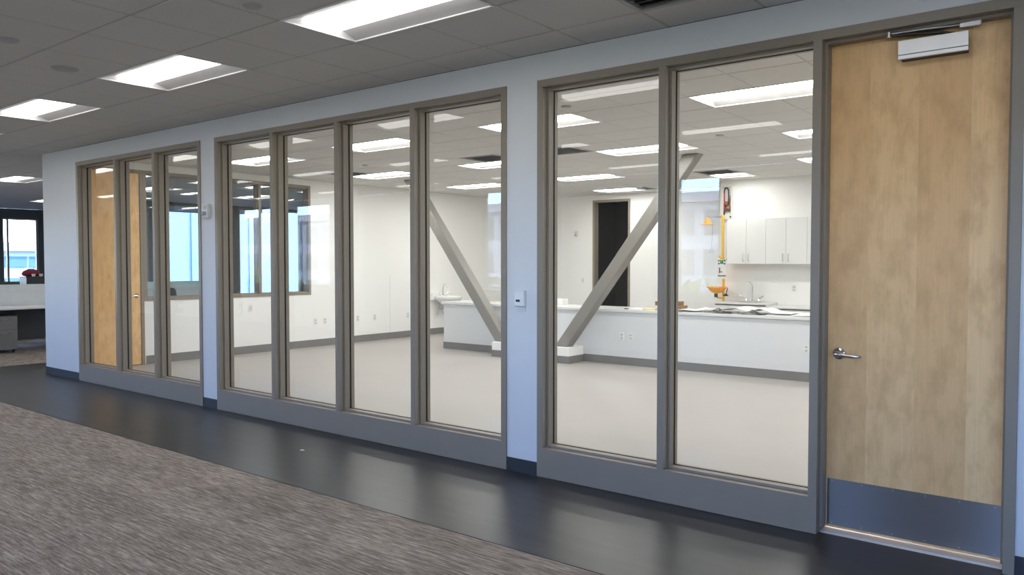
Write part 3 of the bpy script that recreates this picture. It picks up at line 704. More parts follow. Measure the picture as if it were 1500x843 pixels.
dr = MB(); dr.tube([(cx, by, bz-0.19), (cx, by, bz-0.36), (cx-0.04, by, bz-0.40), (cx-0.08, by, bz-0.36), (cx-0.10, by, bz-0.30), (bx0, by, bz-0.30)], 0.019, 10)
obj('drain_trap', dr, 'chrome', ba)
for s in (-1, 1):
    sv = MB(); sv.tube([(bx0, by+s*0.1, bz-0.42), (bx0+0.05, by+s*0.1, bz-0.42), (bx0+0.06, by+s*0.1, bz-0.38), (bx0+0.07, by+s*0.09, bz-0.08)], 0.007, 8); sv.lathe([(0.022, 0), (0.016, 0.03)], (bx0+0.04, by+s*0.1, bz-0.42), 10)
    obj('supply_pipe', sv, 'chrome', ba)

# ---------------------------------------------------------------- kitchen run
UZ0, UZ1, UY = 1.585, 2.41, 9.20
def handle(mb, x, y, z0, z1):
    return mb.tube([(x, y, z0), (x, y-0.028, z0+0.006), (x, y-0.028, z1-0.006), (x, y, z1)], 0.006, 8)
def wall_cab(x0, x1, label):
    t = thing('wall_cabinet', label, 'cabinet', ((x0+x1)/2, (UY+YK)/2, UZ0), 'white wall cabinets')
    obj('body', MB().box(x0+0.0005, x1-0.0005, UY+0.02, YK, UZ0, UZ1), 'white_lam', t)
    mid = (x0+x1)/2
    for a, b, hx_ in ((x0+0.002, mid-0.002, mid-0.05), (mid+0.002, x1-0.002, mid+0.05)):
        d = obj('cabinet_door', MB().box(a, b, UY, UY+0.0195, UZ0+0.002, UZ1-0.002), 'white_lam', t, bevel=0.0015)
        obj('handle', handle(MB(), hx_, UY, UZ0+0.05, UZ0+0.18), 'nickel', d)
ucx = [-5.355, -4.625, -3.895, -3.165, -2.435]
for i, lb in enumerate(('first white wall cabinet from the left, beside the yellow shower pipe', 'second white wall cabinet from the left, right of the faucet', 'third white wall cabinet from the left, cut by the door frame', 'fourth white wall cabinet, hidden right of the door frame')):
    wall_cab(ucx[i], ucx[i+1], lb)
BY = 8.97
def base_cab(x0, x1, ztop, label, drawer=True):
    t = thing('base_cabinet', label, 'cabinet', ((x0+x1)/2, 9.25, 0), 'white base cabinets')
    obj('body', MB().box(x0+0.0005, x1-0.0005, BY+0.02, YK-0.003, 0.10, ztop-0.036), 'white_lam', t)
    obj('toe_kick', MB().box(x0, x1, BY+0.08, YK-0.003, 0, 0.10), 'base_grey', t)
    mid = (x0+x1)/2
    for a, b, s in ((x0+0.002, mid-0.002, -1), (mid+0.002, x1-0.002, 1)):
        d = obj('cabinet_door', MB().box(a, b, BY, BY+0.0195, 0.105, ztop-0.062), 'white_lam', t, bevel=0.0015)
        obj('handle', handle(MB(), mid+s*0.05, BY, ztop-0.25, ztop-0.12), 'nickel', d)
KZ1, KZ2 = 0.885, 0.835
base_cab(-5.47, -5.00, KZ1, 'white base cabinet at the left end below the orange eyewash'); base_cab(-5.00, -4.53, KZ1, 'white base cabinet below the kitchen faucet')
base_cab(-4.53, -3.80, KZ2, 'white lower base cabinet right of the faucet'); base_cab(-3.80, -3.07, KZ2, 'white lower base cabinet behind the door frame')
kt = obj('countertop', MB().rbox(-5.49, -4.525, BY-0.025, YK, KZ1-0.034, KZ1, 0.003), 'quartz', loc=(-5, 9.25, KZ1)); tag(kt, 'white kitchen worktop holding the faucet and sink', 'countertop')
kt = obj('countertop', MB().rbox(-4.524, -3.07, BY-0.025, YK, KZ2-0.034, KZ2, 0.003), 'quartz', loc=(-3.8, 9.25, KZ2)); tag(kt, 'lower white kitchen worktop right of the sink', 'countertop')
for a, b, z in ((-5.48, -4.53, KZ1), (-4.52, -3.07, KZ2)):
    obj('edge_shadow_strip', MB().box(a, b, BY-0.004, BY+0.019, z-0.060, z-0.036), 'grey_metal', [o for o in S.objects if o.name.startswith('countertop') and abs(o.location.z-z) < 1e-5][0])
ks = thing('kitchen_sink', 'steel drop in sink on the kitchen worktop below the wall cabinets', 'sink', (-4.96, 9.24, KZ1))
m = MB(); x0, x1, y0, y1 = -5.20, -4.70, 9.04, 9.40
m.rbox(x0, x1, y0, y0+0.03, KZ1, KZ1+0.008, 0.003); m.rbox(x0, x1, y1-0.03, y1, KZ1, KZ1+0.008, 0.003); m.rbox(x0, x0+0.03, y0+0.03, y1-0.03, KZ1, KZ1+0.008, 0.003); m.rbox(x1-0.03, x1, y0+0.03, y1-0.03, KZ1, KZ1+0.008, 0.003)
obj('rim', m, 'nickel', ks); obj('bowl', MB().box(x0+0.03, x1-0.03, y0+0.03, y1-0.03, KZ1+0.0005, KZ1+0.002), 'grey_metal_lt', ks)
fa_ = thing('faucet', 'chrome gooseneck faucet with two blade handles on the kitchen worktop', 'faucet', (-4.955, 9.45, KZ1))
m = MB(); fx, fy = -4.955, 9.45
m.lathe([(0.03, 0), (0.025, 0.02), (0.014, 0.035)], (fx, fy, KZ1), 16)
m.tube([(fx, fy, KZ1), (fx, fy, KZ1+0.28), (fx-0.01, fy-0.03, KZ1+0.345), (fx-0.028, fy-0.08, KZ1+0.365), (fx-0.045, fy-0.13, KZ1+0.345), (fx-0.05, fy-0.15, KZ1+0.29)], 0.0125, 10)
obj('spout', m, 'chrome', fa_)
for s in (-1, 1):
    m = MB(); m.lathe([(0.024, 0), (0.02, 0.05), (0.01, 0.06)], (fx+s*0.12, fy, KZ1), 14); m.tube([(fx+s*0.12, fy, KZ1+0.055), (fx+s*0.20, fy-0.05, KZ1+0.095), (fx+s*0.235, fy-0.07, KZ1+0.118)], [0.011, 0.011, 0.008], 8)
    obj('blade_handle', m, 'chrome', fa_)
# emergency shower + eyewash
sx, sy = -5.49, 9.32
sw = thing('emergency_shower', 'yellow emergency shower pipe with short arm on the wall left of the cabinets', 'emergency shower', (sx, sy, 1.6))
m = MB(); m.tube([(sx, sy, 1.66), (sx, sy, 2.50)], 0.024, 12); m.lathe([(0.034, 0), (0.034, 0.05)], (sx, sy, 1.66), 12); m.lathe([(0.036, -0.03), (0.036, 0.03)], (sx, sy, 2.47), 12)
obj('riser_pipe', m, 'yellow', sw)
m = MB(); m.tube([(sx, sy, 2.47), (-5.80, sy, 2.475), (-5.80, sy, 2.44)], 0.015, 10); obj('shower_arm', m, 'nickel', sw)
m = MB(); m.lathe([(0.012, 0.08), (0.03, 0.055), (0.055, 0.01), (0.105, -0.045), (0.13, -0.052), (0.13, -0.060), (0.10, -0.056)], (-5.80, sy, 2.39), 24)
obj('shower_head', m, 'amber', sw)
m = MB(); m.tube([(sx-0.20, sy, 2.47), (sx-0.20, sy-0.02, 2.10), (sx-0.21, sy-0.02, 1.92), (sx-0.24, sy-0.02, 1.80), (sx-0.17, sy-0.02, 1.80), (sx-0.205, sy-0.02, 1.92)], 0.005, 6); obj('pull_rod', m, 'nickel', sw)
m = MB(); m.tube([(sx, sy, 1.60+0.04), (sx-0.07, sy, 1.74)], [0.012, 0.02], 8); obj('pipe_tee', m, 'yellow', sw)
m = MB(); m.tube([(sx, sy, 1.66), (sx, YK, 1.66)], 0.014, 8); obj('wall_bracket', m, 'nickel', sw)
vb = thing('valve_box', 'recessed steel valve box with dark pipe loop above the yellow shower pipe', 'valve box', (-5.40, YK, 2.42))
m = MB(); a, b, c, d = -5.575, -5.39, 2.43, 3.07
for q in ((a, b, c, c+0.02), (a, b, d-0.02, d), (a, a+0.02, c+0.02, d-0.02), (b-0.02, b, c+0.02, d-0.02)): m.box(q[0], q[1], YK-0.06, YK-0.001, q[2], q[3])
obj('box_frame', m, 'alu', vb); obj('box_back', MB().box(a+0.02, b-0.02, YK-0.012, YK-0.001, c+0.02, d-0.02), 'plastic_w', vb)
m = MB(); m.tube([(-5.545, YK-0.045, 2.50), (-5.545, YK-0.045, 2.97), (-5.530, YK-0.045, 3.02), (-5.49, YK-0.045, 3.03), (-5.46, YK-0.045, 2.99), (-5.455, YK-0.045, 2.72), (-5.475, YK-0.045, 2.68)], 0.014, 8); obj('pipe_loop', m, 'pipe_dark', vb)
m = MB(); m.tube([(-5.445, YK-0.045, 2.64), (-5.43, YK-0.045, 2.76), (-5.41, YK-0.045, 2.88)], 0.017, 8); m.lathe([(0.042, -0.035), (0.042, 0.035)], (-5.505, YK-0.045, 2.735), 12); m.lathe([(0.045, -0.03), (0.045, 0.03)], (-5.46, YK-0.045, 2.655), 12); m.tube([(-5.53, YK-0.05, 2.61), (-5.42, YK-0.05, 2.61)], 0.02, 8); obj('mixing_valve', m, 'copper', vb)
m = MB(); m.tube([(-5.545, YK-0.047, 2.62), (-5.545, YK-0.047, 2.93)], 0.017, 8); obj('pipe_sleeve', m, 'red_paint', vb)
obj('latch', MB().lathe([(0.016, 0), (0.014, -0.01)], (-5.415, YK-0.06, 2.475), 10, 'y'), 'plastic_k', vb)
ew = thing('eyewash_station', 'orange eyewash bowl on a yellow pipe at the left end of the kitchen worktop', 'eyewash', (-5.56, sy, 0.89))
m = MB(); m.lathe([(0.05, -0.105), (0.07, -0.10), (0.12, -0.07), (0.165, -0.02), (0.185, 0.012), (0.20, 0.016), (0.20, 0.006), (0.17, -0.004), (0.13, -0.045), (0.06, -0.08)], (-5.575, sy-0.05, 1.135), 28)
obj('eyewash_bowl', m, 'orange', ew)
m = MB(); m.tube([(sx, sy+0.06, 0.885), (sx, sy+0.06, 1.30)], 0.022, 10); obj('stand_pipe', m, 'yellow', ew)
m = MB(); m.tube([(-5.575, sy-0.05, 1.04), (-5.575, sy-0.05, 0.95), (sx, sy+0.05, 0.93)], 0.020, 10); obj('drain_pipe', m, 'yellow', ew)
obj('tag_plate', MB().rbox(-5.615, -5.545, sy-0.085, sy-0.078, 0.955, 1.025, 0.002), 'plastic_k', ew)
for s in (-1, 1):
    m = MB(); m.tube([(-5.575+s*0.02, sy-0.05, 1.08), (-5.575+s*0.05, sy-0.05, 1.15)], 0.007, 8); m.lathe([(0.02, 0), (0.024, 0.02), (0.016, 0.026)], (-5.575+s*0.055, sy-0.05, 1.15), 12); obj('spray_head', m, 'plastic_w', ew)
m = MB(); m.tube([(-5.40, sy-0.05, 1.00), (-5.36, sy-0.06, 1.13)], [0.009, 0.007], 8); m.lathe([(0.028, -0.02), (0.028, 0.02)], (-5.41, sy-0.02, 1.00), 10); m.tube([(sx, sy+0.05, 0.99), (-5.37, sy-0.02, 0.99)], 0.012, 8); obj('push_valve', m, 'pipe_dark', ew)
m = MB(); m.tube([(-5.76, sy-0.05, 1.14), (-5.775, sy-0.05, 1.20), (-5.73, sy-0.05, 1.20)], 0.006, 8); obj('push_flag', m, 'nickel', ew)
sg = thing('eyewash_sign', 'white sign with black pictogram bands on the wall above the orange eyewash', 'sign', (-5.49, sy-0.03, 1.37))
obj('sign_board', MB().rbox(-5.575, -5.395, sy-0.040, sy-0.036, 1.345, 1.665, 0.001), 'plastic_w', sg)
m = MB()
for q in ((-5.560, -5.535, 1.63, 1.655), (-5.525, -5.50, 1.63, 1.655), (-5.49, -5.46, 1.63, 1.655), (-5.45, -5.415, 1.63, 1.655), (-5.560, -5.53, 1.575, 1.60), (-5.45, -5.415, 1.575, 1.60), (-5.565, -5.405, 1.352, 1.368)): m.box(q[0], q[1], sy-0.0415, sy-0.0402, q[2], q[3])
m.lathe([(0.014, 0), (0.014, -0.0014)], (-5.53, sy-0.0402, 1.50), 12, 'y'); m.box(-5.540, -5.520, sy-0.0415, sy-0.0402, 1.41, 1.485); m.box(-5.515, -5.475, sy-0.0415, sy-0.0402, 1.425, 1.44)
obj('black_print', m, 'plastic_k', sg)
m = MB(); m.lathe([(0.026, 0), (0.026, -0.0014)], (-5.488, sy-0.0402, 1.607), 14, 'y', 1.5, 1.0); obj('green_print', m, 'green', sg)
obj('standoff', MB().tube([(-5.49, sy-0.036, 1.55), (-5.49, sy-0.02, 1.55)], 0.02, 8), 'nickel', sg)

# ---------------------------------------------------------------- things on the peninsula
def sheet(x0, x1, y0, y1, hf, mat, label, cat, name, n=26, mth=8, group=None, th=0.003):
    m = MB(); vs = []
    for dz in (0, th):
        for j in range(mth+1):
            for i in range(n+1):
                u, v = i/n, j/mth; vs.append((x0+(x1-x0)*u, y0+(y1-y0)*v, PZ+0.0006+max(0.0, hf(u, v))+dz))
    W_ = n+1; N = W_*(mth+1); fs = []
    for j in range(mth):
        for i in range(n): a = j*W_+i; fs += [(a, a+1, a+W_+1, a+W_), (N+a, N+a+W_, N+a+W_+1, N+a+1)]
    rim = [i for i in range(n)] + [j*W_+n for j in range(mth)] + [mth*W_+i for i in range(n, 0, -1)] + [j*W_ for j in range(mth, 0, -1)]
    for k in range(len(rim)): a, b = rim[k], rim[(k+1) % len(rim)]; fs.append((a, b, N+b, N+a))
    m.add(vs, fs, True); o = obj(name, m, mat, loc=((x0+x1)/2, (y0+y1)/2, PZ)); return tag(o, label, cat, group)
g = lambda x, c, w: math.exp(-((x-c)/w)**2)
sheet(-4.84, -4.47, 6.04, 6.60, lambda u, v: 0.014+0.010*sin(7*u+3*v)+0.02*g(u, .6, .25), 'paper', 'leftmost white sheet lying on the counter just right of the mullion', 'paper sheet', 'paper_sheet')
sheet(-4.44, -3.76, 6.17, 6.66, lambda u, v: 0.035+0.035*g(u, .72, .22)+0.012*sin(5*v+4*u), 'paper', 'second white sheet on the counter, arched between two dark folds', 'paper sheet', 'paper_sheet')
sheet(-3.74, -3.14, 6.16, 6.66, lambda u, v: 0.02+0.055*g(u, .25, .20)+0.008*sin(6*v), 'paper', 'third white sheet on the counter with a raised left hump', 'paper sheet', 'paper_sheet')
sheet(-3.12, -2.50, 6.05, 6.62, lambda u, v: 0.006+0.045*g(u, .8, .3)+0.010*v, 'paper', 'rightmost white sheet on the counter beside the door frame', 'paper sheet', 'paper_sheet')
sheet(-4.36, -3.95, 5.985, 6.16, lambda u, v: 0.003+0.055*g(u, .36, .16)*(0.4+0.6*v)+0.012*abs(sin(9*u+4*v)), 'film_k', 'crumpled black plastic film on the counter, left of two dark folds', 'plastic film', 'plastic_film', 22, 6)
sheet(-3.86, -3.48, 5.985, 6.15, lambda u, v: 0.003+0.050*g(u, .45, .2)*(0.5+0.5*v)+0.010*abs(sin(11*u+3*v)), 'film_k', 'crumpled black plastic film on the counter, right of two dark folds', 'plastic film', 'plastic_film', 22, 6)
sheet(-4.84, -4.70, 5.98, 6.035, lambda u, v: 0.004+0.010*g(u, .5, .3), 'film_k', 'small black scrap under the leftmost white sheet on the counter', 'plastic film', 'plastic_film', 8, 3)
def carton(x0, x1, y0, y1, z0, z1, label):
    t = thing('cardboard_box', label, 'box', ((x0+x1)/2, (y0+y1)/2, z0), 'brown boxes on the counter'); w = 0.006
    m = MB()
    for q in ((x0, x1, y0, y0+w), (x0, x1, y1-w, y1), (x0, x0+w, y0+w, y1-w), (x1-w, x1, y0+w, y1-w)): m.box(*q, z0, z1)
    m.box(x0+w, x1-w, y0+w, y1-w, z0, z0+w); obj('tray', m, 'card', t)
    obj('lid', MB().box(x0-0.004, x1+0.004, y0-0.004, y1+0.004, z1, z1+0.006), 'card', t)
    obj('white_label', MB().box(x0+0.14, x0+0.25, y0-0.0015, y0, z0+0.012, z0+0.036), 'paper', t)
carton(-5.20, -4.86, 6.20, 6.50, PZ+0.0005, PZ+0.062, 'brown cardboard box with white label on the counter, bottom of its stack')
carton(-5.27, -4.93, 6.21, 6.51, PZ+0.0695, PZ+0.125, 'brown cardboard box with white label on the counter, top of its stack')
tag(obj('note_pad', MB().rbox(-5.44, -5.24, 6.12, 6.30, PZ+0.0005, PZ+0.022, 0.002), 'paper_y', loc=(-5.34, 6.2, PZ)), 'yellow paper pad on the counter left of the brown boxes', 'note pad')
tag(obj('paper_stack', MB().rbox(-5.66, -5.46, 6.10, 6.34, PZ+0.0005, PZ+0.010, 0.002), 'paper', loc=(-5.56, 6.2, PZ)), 'flat white papers on the counter left of the yellow pad', 'papers')
tag(obj('marker_pen', MB().tube([(-5.74, 6.08, PZ+0.0085), (-5.66, 6.06, PZ+0.0085)], 0.008, 8), 'plastic_k', loc=(-5.7, 6.07, PZ)), 'short black marker pen on the counter between brace and papers', 'marker pen')
tag(obj('white_carton', MB().rbox(-7.65, -7.20, 6.48, 6.66, PZ+0.0005, PZ+0.10, 0.004), 'paper', loc=(-7.4, 6.57, PZ)), 'plain white carton at the back of the counter left of the right brace', 'carton')
tag(obj('floor_scrap', MB().add([(-5.10, -0.60, 0.001), (-5.075, -0.612, 0.001), (-5.045, -0.592, 0.001), (-5.07, -0.578, 0.001), (-5.075, -0.596, 0.007)], [(0, 1, 4), (1, 2, 4), (2, 3, 4), (3, 0, 4), (0, 3, 2, 1)]), 'paper', loc=(-5.07, -0.595, 0)), 'tiny white scrap lying on the dark floor border', 'scrap')
# ---------------------------------------------------------------- office desks beyond the corner
DZT = 0.80; DXF = -15.0
def desk(y0, y1, xf, lab, back=-0.80):
    t = thing('office_desk', lab, 'desk', (xf+back/2, (y0+y1)/2, 0))
    obj('desk_top', MB().rbox(xf+back, xf, y0+0.003, y1-0.003, DZT-0.028, DZT, 0.004), 'white_lam', t)
    for y in (y0+0.01, y1-0.04): obj('leg_panel', MB().box(xf+back+0.02, xf-0.03, y, y+0.028, 0.02, DZT-0.028), 'grey_metal', t)
    obj('modesty_panel', MB().box(xf+back+0.03, xf+back+0.05, y0+0.04, y1-0.04, 0.18, DZT-0.03), 'dark_wall', t)
    for y in (y0+0.024, y1-0.026): obj('foot', MB().lathe([(0.02, 0), (0.02, 0.02)], (xf-0.08, y, 0), 10), 'plastic_k', t)
    return t
def pedestal(xf, y0, lab, w=0.40):
    t = thing('drawer_pedestal', lab, 'drawer unit', (xf-0.28, y0+w/2, 0)); x0 = xf-0.56; z0, z1 = 0.06, 0.66
    obj('body', MB().box(x0, xf-0.018, y0, y0+w, z0, z1), 'grey_metal', t, bevel=0.003)
    for a, b in ((z0+0.004, 0.415), (0.420, z1-0.004)):
        d = obj('drawer', MB().rbox(xf-0.0175, xf, y0+0.004, y0+w-0.004, a, b, 0.003), 'pedestal', t)
        obj('handle', MB().tube([(xf, y0+w/2-0.07, b-0.06), (xf+0.022, y0+w/2-0.065, b-0.06), (xf+0.022, y0+w/2+0.065, b-0.06), (xf, y0+w/2+0.07, b-0.06)], 0.005, 8), 'nickel', d)
    for y in (y0+0.05, y0+w-0.05):
        for x in (x0+0.06, xf-0.08): obj('caster', MB().lathe([(0.012, -0.014), (0.028, -0.012), (0.028, 0.012), (0.012, 0.014)], (x, y, 0.0285), 12, 'y').tube([(x, y, 0.04), (x, y, 0.06)], 0.012, 8), 'plastic_k', t)
    return t
def screen(y0, y1, x, lab, frost):
    t = thing('desk_screen', lab, 'desk divider', (x, (y0+y1)/2, 0))
    obj('screen_panel', MB().rbox(x-0.02, x+0.02, y0+0.002, y1-0.002, 0.09, 1.06, 0.004), 'screen', t)
    for y in (y0+0.15, y1-0.15): obj('foot', MB().box(x-0.10, x+0.10, y-0.02, y+0.02, 0, 0.09), 'grey_metal', t)
    obj('glass_top', MB().box(x-0.004, x+0.004, y0+0.006, y1-0.006, 1.06, 1.20), 'frost' if frost else 'screen', t)
def chair(x, y, rot, mat, lab):
    t = thing('office_chair', lab, 'chair', (x, y, 0)); P = (x, y, 0)
    T = lambda m: turn(m, rot, P)
    obj('seat', T(MB().rbox(x-0.24, x+0.24, y-0.23, y+0.25, 0.44, 0.52, 0.03, 3)), mat, t)
    bk = MB(); n_ = 8; vs = []
    for d in (0, 0.05):
        for j in range(7):
            for i in range(n_+1):
                u = i/n_*2-1; v = j/6; w = 0.23*(1-0.25*max(0, v-0.6)**2*4) ; zz = 0.62+0.50*v - 0.05*abs(u)**3*v
                vs.append((x+u*w, y-0.25-0.05*v-0.05*(1-u*u)+d+0.03, zz))
    W_ = n_+1; N = W_*7; fs = []
    for j in range(6):
        for i in range(n_): a = j*W_+i; fs += [(a, a+1, a+W_+1, a+W_), (N+a, N+a+W_, N+a+W_+1, N+a+1)]
    rim = list(range(n_)) + [j*W_+n_ for j in range(6)] + [6*W_+i for i in range(n_, 0, -1)] + [j*W_ for j in range(6, 0, -1)]
    for k in range(len(rim)): a, b = rim[k], rim[(k+1) % len(rim)]; fs.append((a, b, N+b, N+a))
    bk.add(vs, fs, True); obj('backrest', T(bk), mat, t)
    obj('back_post', T(MB().tube([(x, y-0.18, 0.46), (x, y-0.31, 0.50), (x, y-0.32, 0.75)], 0.022, 8)), 'plastic_k', t)
    obj('gas_column', T(MB().tube([(x, y, 0.09), (x, y, 0.44)], [0.03, 0.022], 10)), 'plastic_k', t)
    for k in range(5):
        a = 2*pi*k/5+0.3; ex, ey = x+0.29*cos(a), y+0.29*sin(a)
        l = obj('base_arm', T(MB().tube([(x, y, 0.12), (ex, ey, 0.075)], [0.028, 0.016], 8)), 'plastic_k', t)
        obj('caster', T(MB().lathe([(0.012, -0.022), (0.027, -0.018), (0.027, 0.018), (0.012, 0.022)], (ex, ey, 0.0275), 12, 'y')), 'plastic_k', l)
    for s in (-1, 1):
        obj('armrest', T(MB().tube([(x+s*0.24, y, 0.46), (x+s*0.29, y, 0.50), (x+s*0.29, y, 0.66)], 0.014, 8).rbox(x+s*0.29-0.035, x+s*0.29+0.035, y-0.12, y+0.14, 0.66, 0.69, 0.01)), 'plastic_k', t)
    return t
ys = [-1.27, 0.33, 1.93, 3.53, 5.13]
for i in range(4):
    desk(ys[i], ys[i+1], DXF, ['white topped office desk left of the picture edge', 'white topped office desk with grey drawer pedestal left of the lab corner', 'white topped office desk hidden just behind the lab corner', 'white topped office desk seen through the inner window'][i])
    screen(ys[i], ys[i+1], DXF-0.86, ['pale desk divider left of the picture edge', 'pale fabric desk divider behind the desk left of the lab corner', 'frosted topped desk divider hidden behind the lab corner', 'frosted topped desk divider seen through the inner window'][i], i > 1)
pedestal(DXF-0.10, 0.40, 'grey two drawer pedestal on casters under the white desk left of the lab corner')
pedestal(DXF-0.10, -0.22, 'grey two drawer pedestal at the left picture edge under the neighbouring desk')
chair(DXF+0.42, 1.50, radians(180), 'black_cloth', 'black office chair pushed under the desk left of the lab corner')
chair(DXF+0.55, 3.05, radians(100), 'black_cloth', 'black office chair whose curved back shows above the inner window sill')
tag(obj('paper_stack', MB().rbox(-15.30, -15.05, 0.62, 0.86, DZT+0.0005, DZT+0.018, 0.002), 'paper', loc=(-15.2, 0.74, DZT)), 'white papers on the desk left of the lab corner', 'papers')
xk = -16.35
tp2 = thing('office_desk', 'white topped office desk on the far side of the desk divider', 'desk', (-16.35, 1.1, 0))
obj('desk_top', MB().rbox(-16.75, -15.885, -0.4, 2.6, DZT-0.028, DZT, 0.004), 'white_lam', tp2)
for y in (-0.38, 2.55): obj('leg_panel', MB().box(-16.7, -15.92, y, y+0.028, 0, DZT-0.028), 'grey_metal', tp2)
mo = thing('storage_bin', 'black storage bin standing on the desk behind the desk divider', 'bin', (-16.3, 1.65, DZT))
m = MB(); bx0_, bx1_, by0_, by1_ = -16.50, -16.18, 1.35, 1.95
for q in ((bx0_, bx1_, by0_, by0_+0.012), (bx0_, bx1_, by1_-0.012, by1_), (bx0_, bx0_+0.012, by0_+0.012, by1_-0.012), (bx1_-0.012, bx1_, by0_+0.012, by1_-0.012), (bx0_+0.012, bx1_-0.012, by0_+0.012, by1_-0.012)): m.box(*q, DZT+0.0005, 1.322 if q != (bx0_+0.012, bx1_-0.012, by0_+0.012, by1_-0.012) else DZT+0.012)
obj('bin_body', m, 'plastic_k', mo); obj('bin_lid', MB().rbox(bx0_-0.01, bx1_+0.01, by0_-0.01, by1_+0.01, 1.322, 1.337, 0.004), 'plastic_k', mo)
for k in range(3):
    c = thing('paper_cup', 'small white cup on the black storage bin, %s from the left' % ORD[k], 'cup', (-16.24, 1.50+0.13*k, 1.3372))
    obj('cup_body', MB().lathe([(0.026, 0.0), (0.035, 0.046), (0.038, 0.05), (0.034, 0.05), (0.026, 0.006)], (-16.24, 1.50+0.13*k, 1.3374), 16), 'paper', c)
bg = thing('red_bag', 'dark red soft bag lying on the black storage bin behind the cups', 'bag', (-16.40, 1.50, 1.3372))
m = MB(); m.lathe([(0.05, 0.0), (0.085, 0.01), (0.10, 0.05), (0.085, 0.10), (0.05, 0.13), (0.015, 0.138)], (-16.40, 1.52, 1.3374), 20, 'z', 0.9, 1.75); obj('bag_body', m, 'red_cloth', bg)
obj('strap', MB().tube([(-16.40, 1.42, 1.44), (-16.38, 1.46, 1.478), (-16.38, 1.56, 1.478), (-16.40, 1.61, 1.44)], 0.007, 8), 'red_cloth', bg)
chair(-17.15, 1.72, radians(-90), 'red_cloth', 'dark red office chair behind the desk divider left of the lab corner')
# desks behind the camera's left, mirrored in the corridor glass
for i, (x, y) in enumerate(((-14.6, -4.4), (-17.0, -4.4))):
    chair(x, y, radians(20+150*i), 'black_cloth', 'black office chair on the carpet far left behind the camera, %s of two' % ('right' if i == 0 else 'left'))

# ---------------------------------------------------------------- outside: ground, buildings, trees, cars
GZ = -8.5
gr = MB(); gr.box(-160, 90, -170, 60, GZ-0.3, GZ); struct('ground', gr, 'asphalt')
sl = MB(); sl.box(XO-0.4, XR+0.3, YW-0.25, YE+2.2, -0.5, -0.125); sl.box(XO-0.4, XR+0.3, YW-0.25, YE+2.2, ZC+0.32, ZC+0.8)  # upper slab is an unseen roof added to keep the sun out
struct('floor_and_sunblock_slabs', sl, 'slab')
def office_block(label, x0, x1, y0, y1, ztop, face, nb, nf, frac=0.72, glz='bld_glass'):
    t = thing('office_building', label, 'building', ((x0+x1)/2, (y0+y1)/2, GZ))
    obj('wall', MB().box(x0, x1, y0, y1, GZ, ztop), 'bld_white', t)
    obj('parapet', MB().box(x0-0.4, x1+0.4, y0-0.4, y1+0.4, ztop, ztop+0.7), 'bld_white', t)
    fh = (ztop-GZ)/nf; me = None
    for j in range(nf):
        for i in range(nb):
            if face == 'y':
                bw = (x1-x0)/nb; c = (x0+bw*(i+0.5), y1, GZ+fh*(j+0.5)); dims = (bw*frac, 0.16, fh*0.62)
            else:
                bw = (y1-y0)/nb; c = (x1, y0+bw*(i+0.5), GZ+fh*(j+0.5)); dims = (0.16, bw*frac, fh*0.5)
            if me is None:
                m = MB(); m.box(-dims[0]/2, dims[0]/2, -dims[1]/2, dims[1]/2, -dims[2]/2, dims[2]/2); w = obj('window', m, glz, None); me = w.data; w.parent = t
            else: w = bpy.data.objects.new('window', me); C.objects.link(w); w.parent = t
            w.location = Vector(c) - t.location
    return t
office_block('long white office building with a window grid across the car park', -110, 14, -66, -48, 5.95, 'y', 46, 5)
office_block('white office building with horizontal window bands outside the far left window', -92, -74, -4, 36, 2.55, 'x', 6, 6, 0.97, 'bld_pale')
pf = thing('office_building', 'plain pale blue clad building beyond the windows facing the inner window', 'building', (-55, 40, GZ))
obj('wall', MB().box(-55, -50, 19.5, 75, GZ, 14), 'bld_blue', pf)
for k in range(12): obj('wall_seam', MB().box(-50, -49.9, 19.5+4.5*k, 19.65+4.5*k, GZ, 14), 'bld_pale', pf)
obj('parapet', MB().box(-55.4, -49.6, 19.1, 75.4, 14, 14.6), 'bld_white', pf)
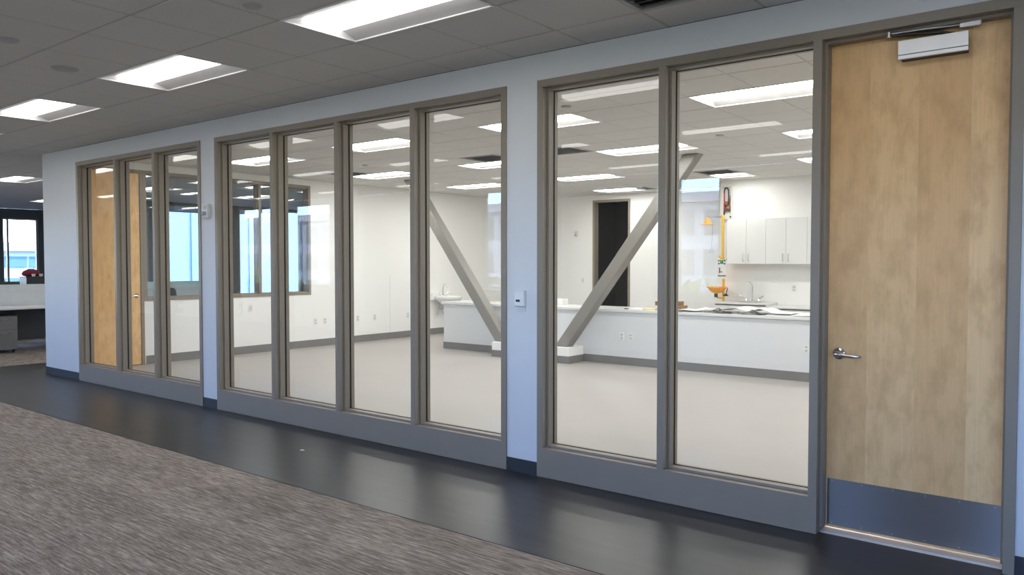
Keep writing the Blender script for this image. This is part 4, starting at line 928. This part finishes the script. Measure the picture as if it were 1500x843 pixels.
def tree(x, y, h, lab, k):
    rnd = random.Random(k); t = thing('tree', lab, 'tree', (x, y, GZ), 'trees outside the rear windows')
    obj('trunk', MB().tube([(x, y, GZ), (x+0.1, y, GZ+h*0.3), (x, y+0.1, GZ+h*0.6)], [0.22, 0.17, 0.08], 8), 'bark', t)
    m = MB()
    for i in range(420):
        a, b_ = rnd.uniform(0, 2*pi), math.acos(rnd.uniform(-1, 1)); r = (0.35+0.65*rnd.random()**0.5)*h*0.27
        c = Vector((x+r*cos(a)*sin(b_), y+r*sin(a)*sin(b_), GZ+h*0.66+r*cos(b_)*1.1)); s = rnd.uniform(0.25, 0.55)
        q = Matrix.Rotation(rnd.uniform(0, 6.3), 3, Vector((rnd.random()-.5, rnd.random()-.5, rnd.random()-.5)).normalized())
        m.add([c+q@Vector(p) for p in ((-s, 0, 0), (0, -s*0.5, 0.05), (s, 0, 0), (0, s*0.5, 0.05))], [(0, 1, 2, 3)])
    obj('crown', m, 'leaf', t)
for i in range(12):  # added trees thicken the row, blocking outside bounce onto the upper wall
    x = 8.0 - 6.1*i + random.uniform(-0.4, 0.4); y = -19.2 - 0.12*i + (0.0 if i % 2 else -1.6)
    tree(x, y, 10.6 + random.uniform(-0.5, 0.5), 'yellow green tree outside the rear windows, %s from the right' % ORD[i], i)
def car(x, y, mat, lab):
    t = thing('car', lab, 'car', (x, y, GZ)); z = GZ
    m = MB(); m.prism([(x-2.2, z+.35), (x+2.2, z+.35), (x+2.25, z+.75), (x+1.2, z+.95), (x+.6, z+1.45), (x-1.0, z+1.45), (x-1.7, z+.98), (x-2.25, z+.85)], 'y', y-0.85, y+0.85)
    obj('car_body', m, mat, t, bevel=0.06)
    obj('side_window', MB().prism([(x+1.0, z+.98), (x+.52, z+1.38), (x-.92, z+1.38), (x-1.4, z+1.0)], 'y', y-0.86, y+0.86), 'bld_glass', t)
    for sx_ in (-1.35, 1.35):
        for sy_ in (-0.8, 0.8): obj('wheel', MB().lathe([(0.1, -0.1), (0.32, -0.1), (0.32, 0.1), (0.1, 0.1)], (x+sx_, y+sy_, z+0.32), 14, 'y'), 'tyre', t)
for i in range(7): car(-62+6.4*i, -38.5, 'car_w' if i % 3 != 1 else 'car_b', '%s parked car in the car park outside, %s from the left' % ('white' if i % 3 != 1 else 'dark', ORD[i]))
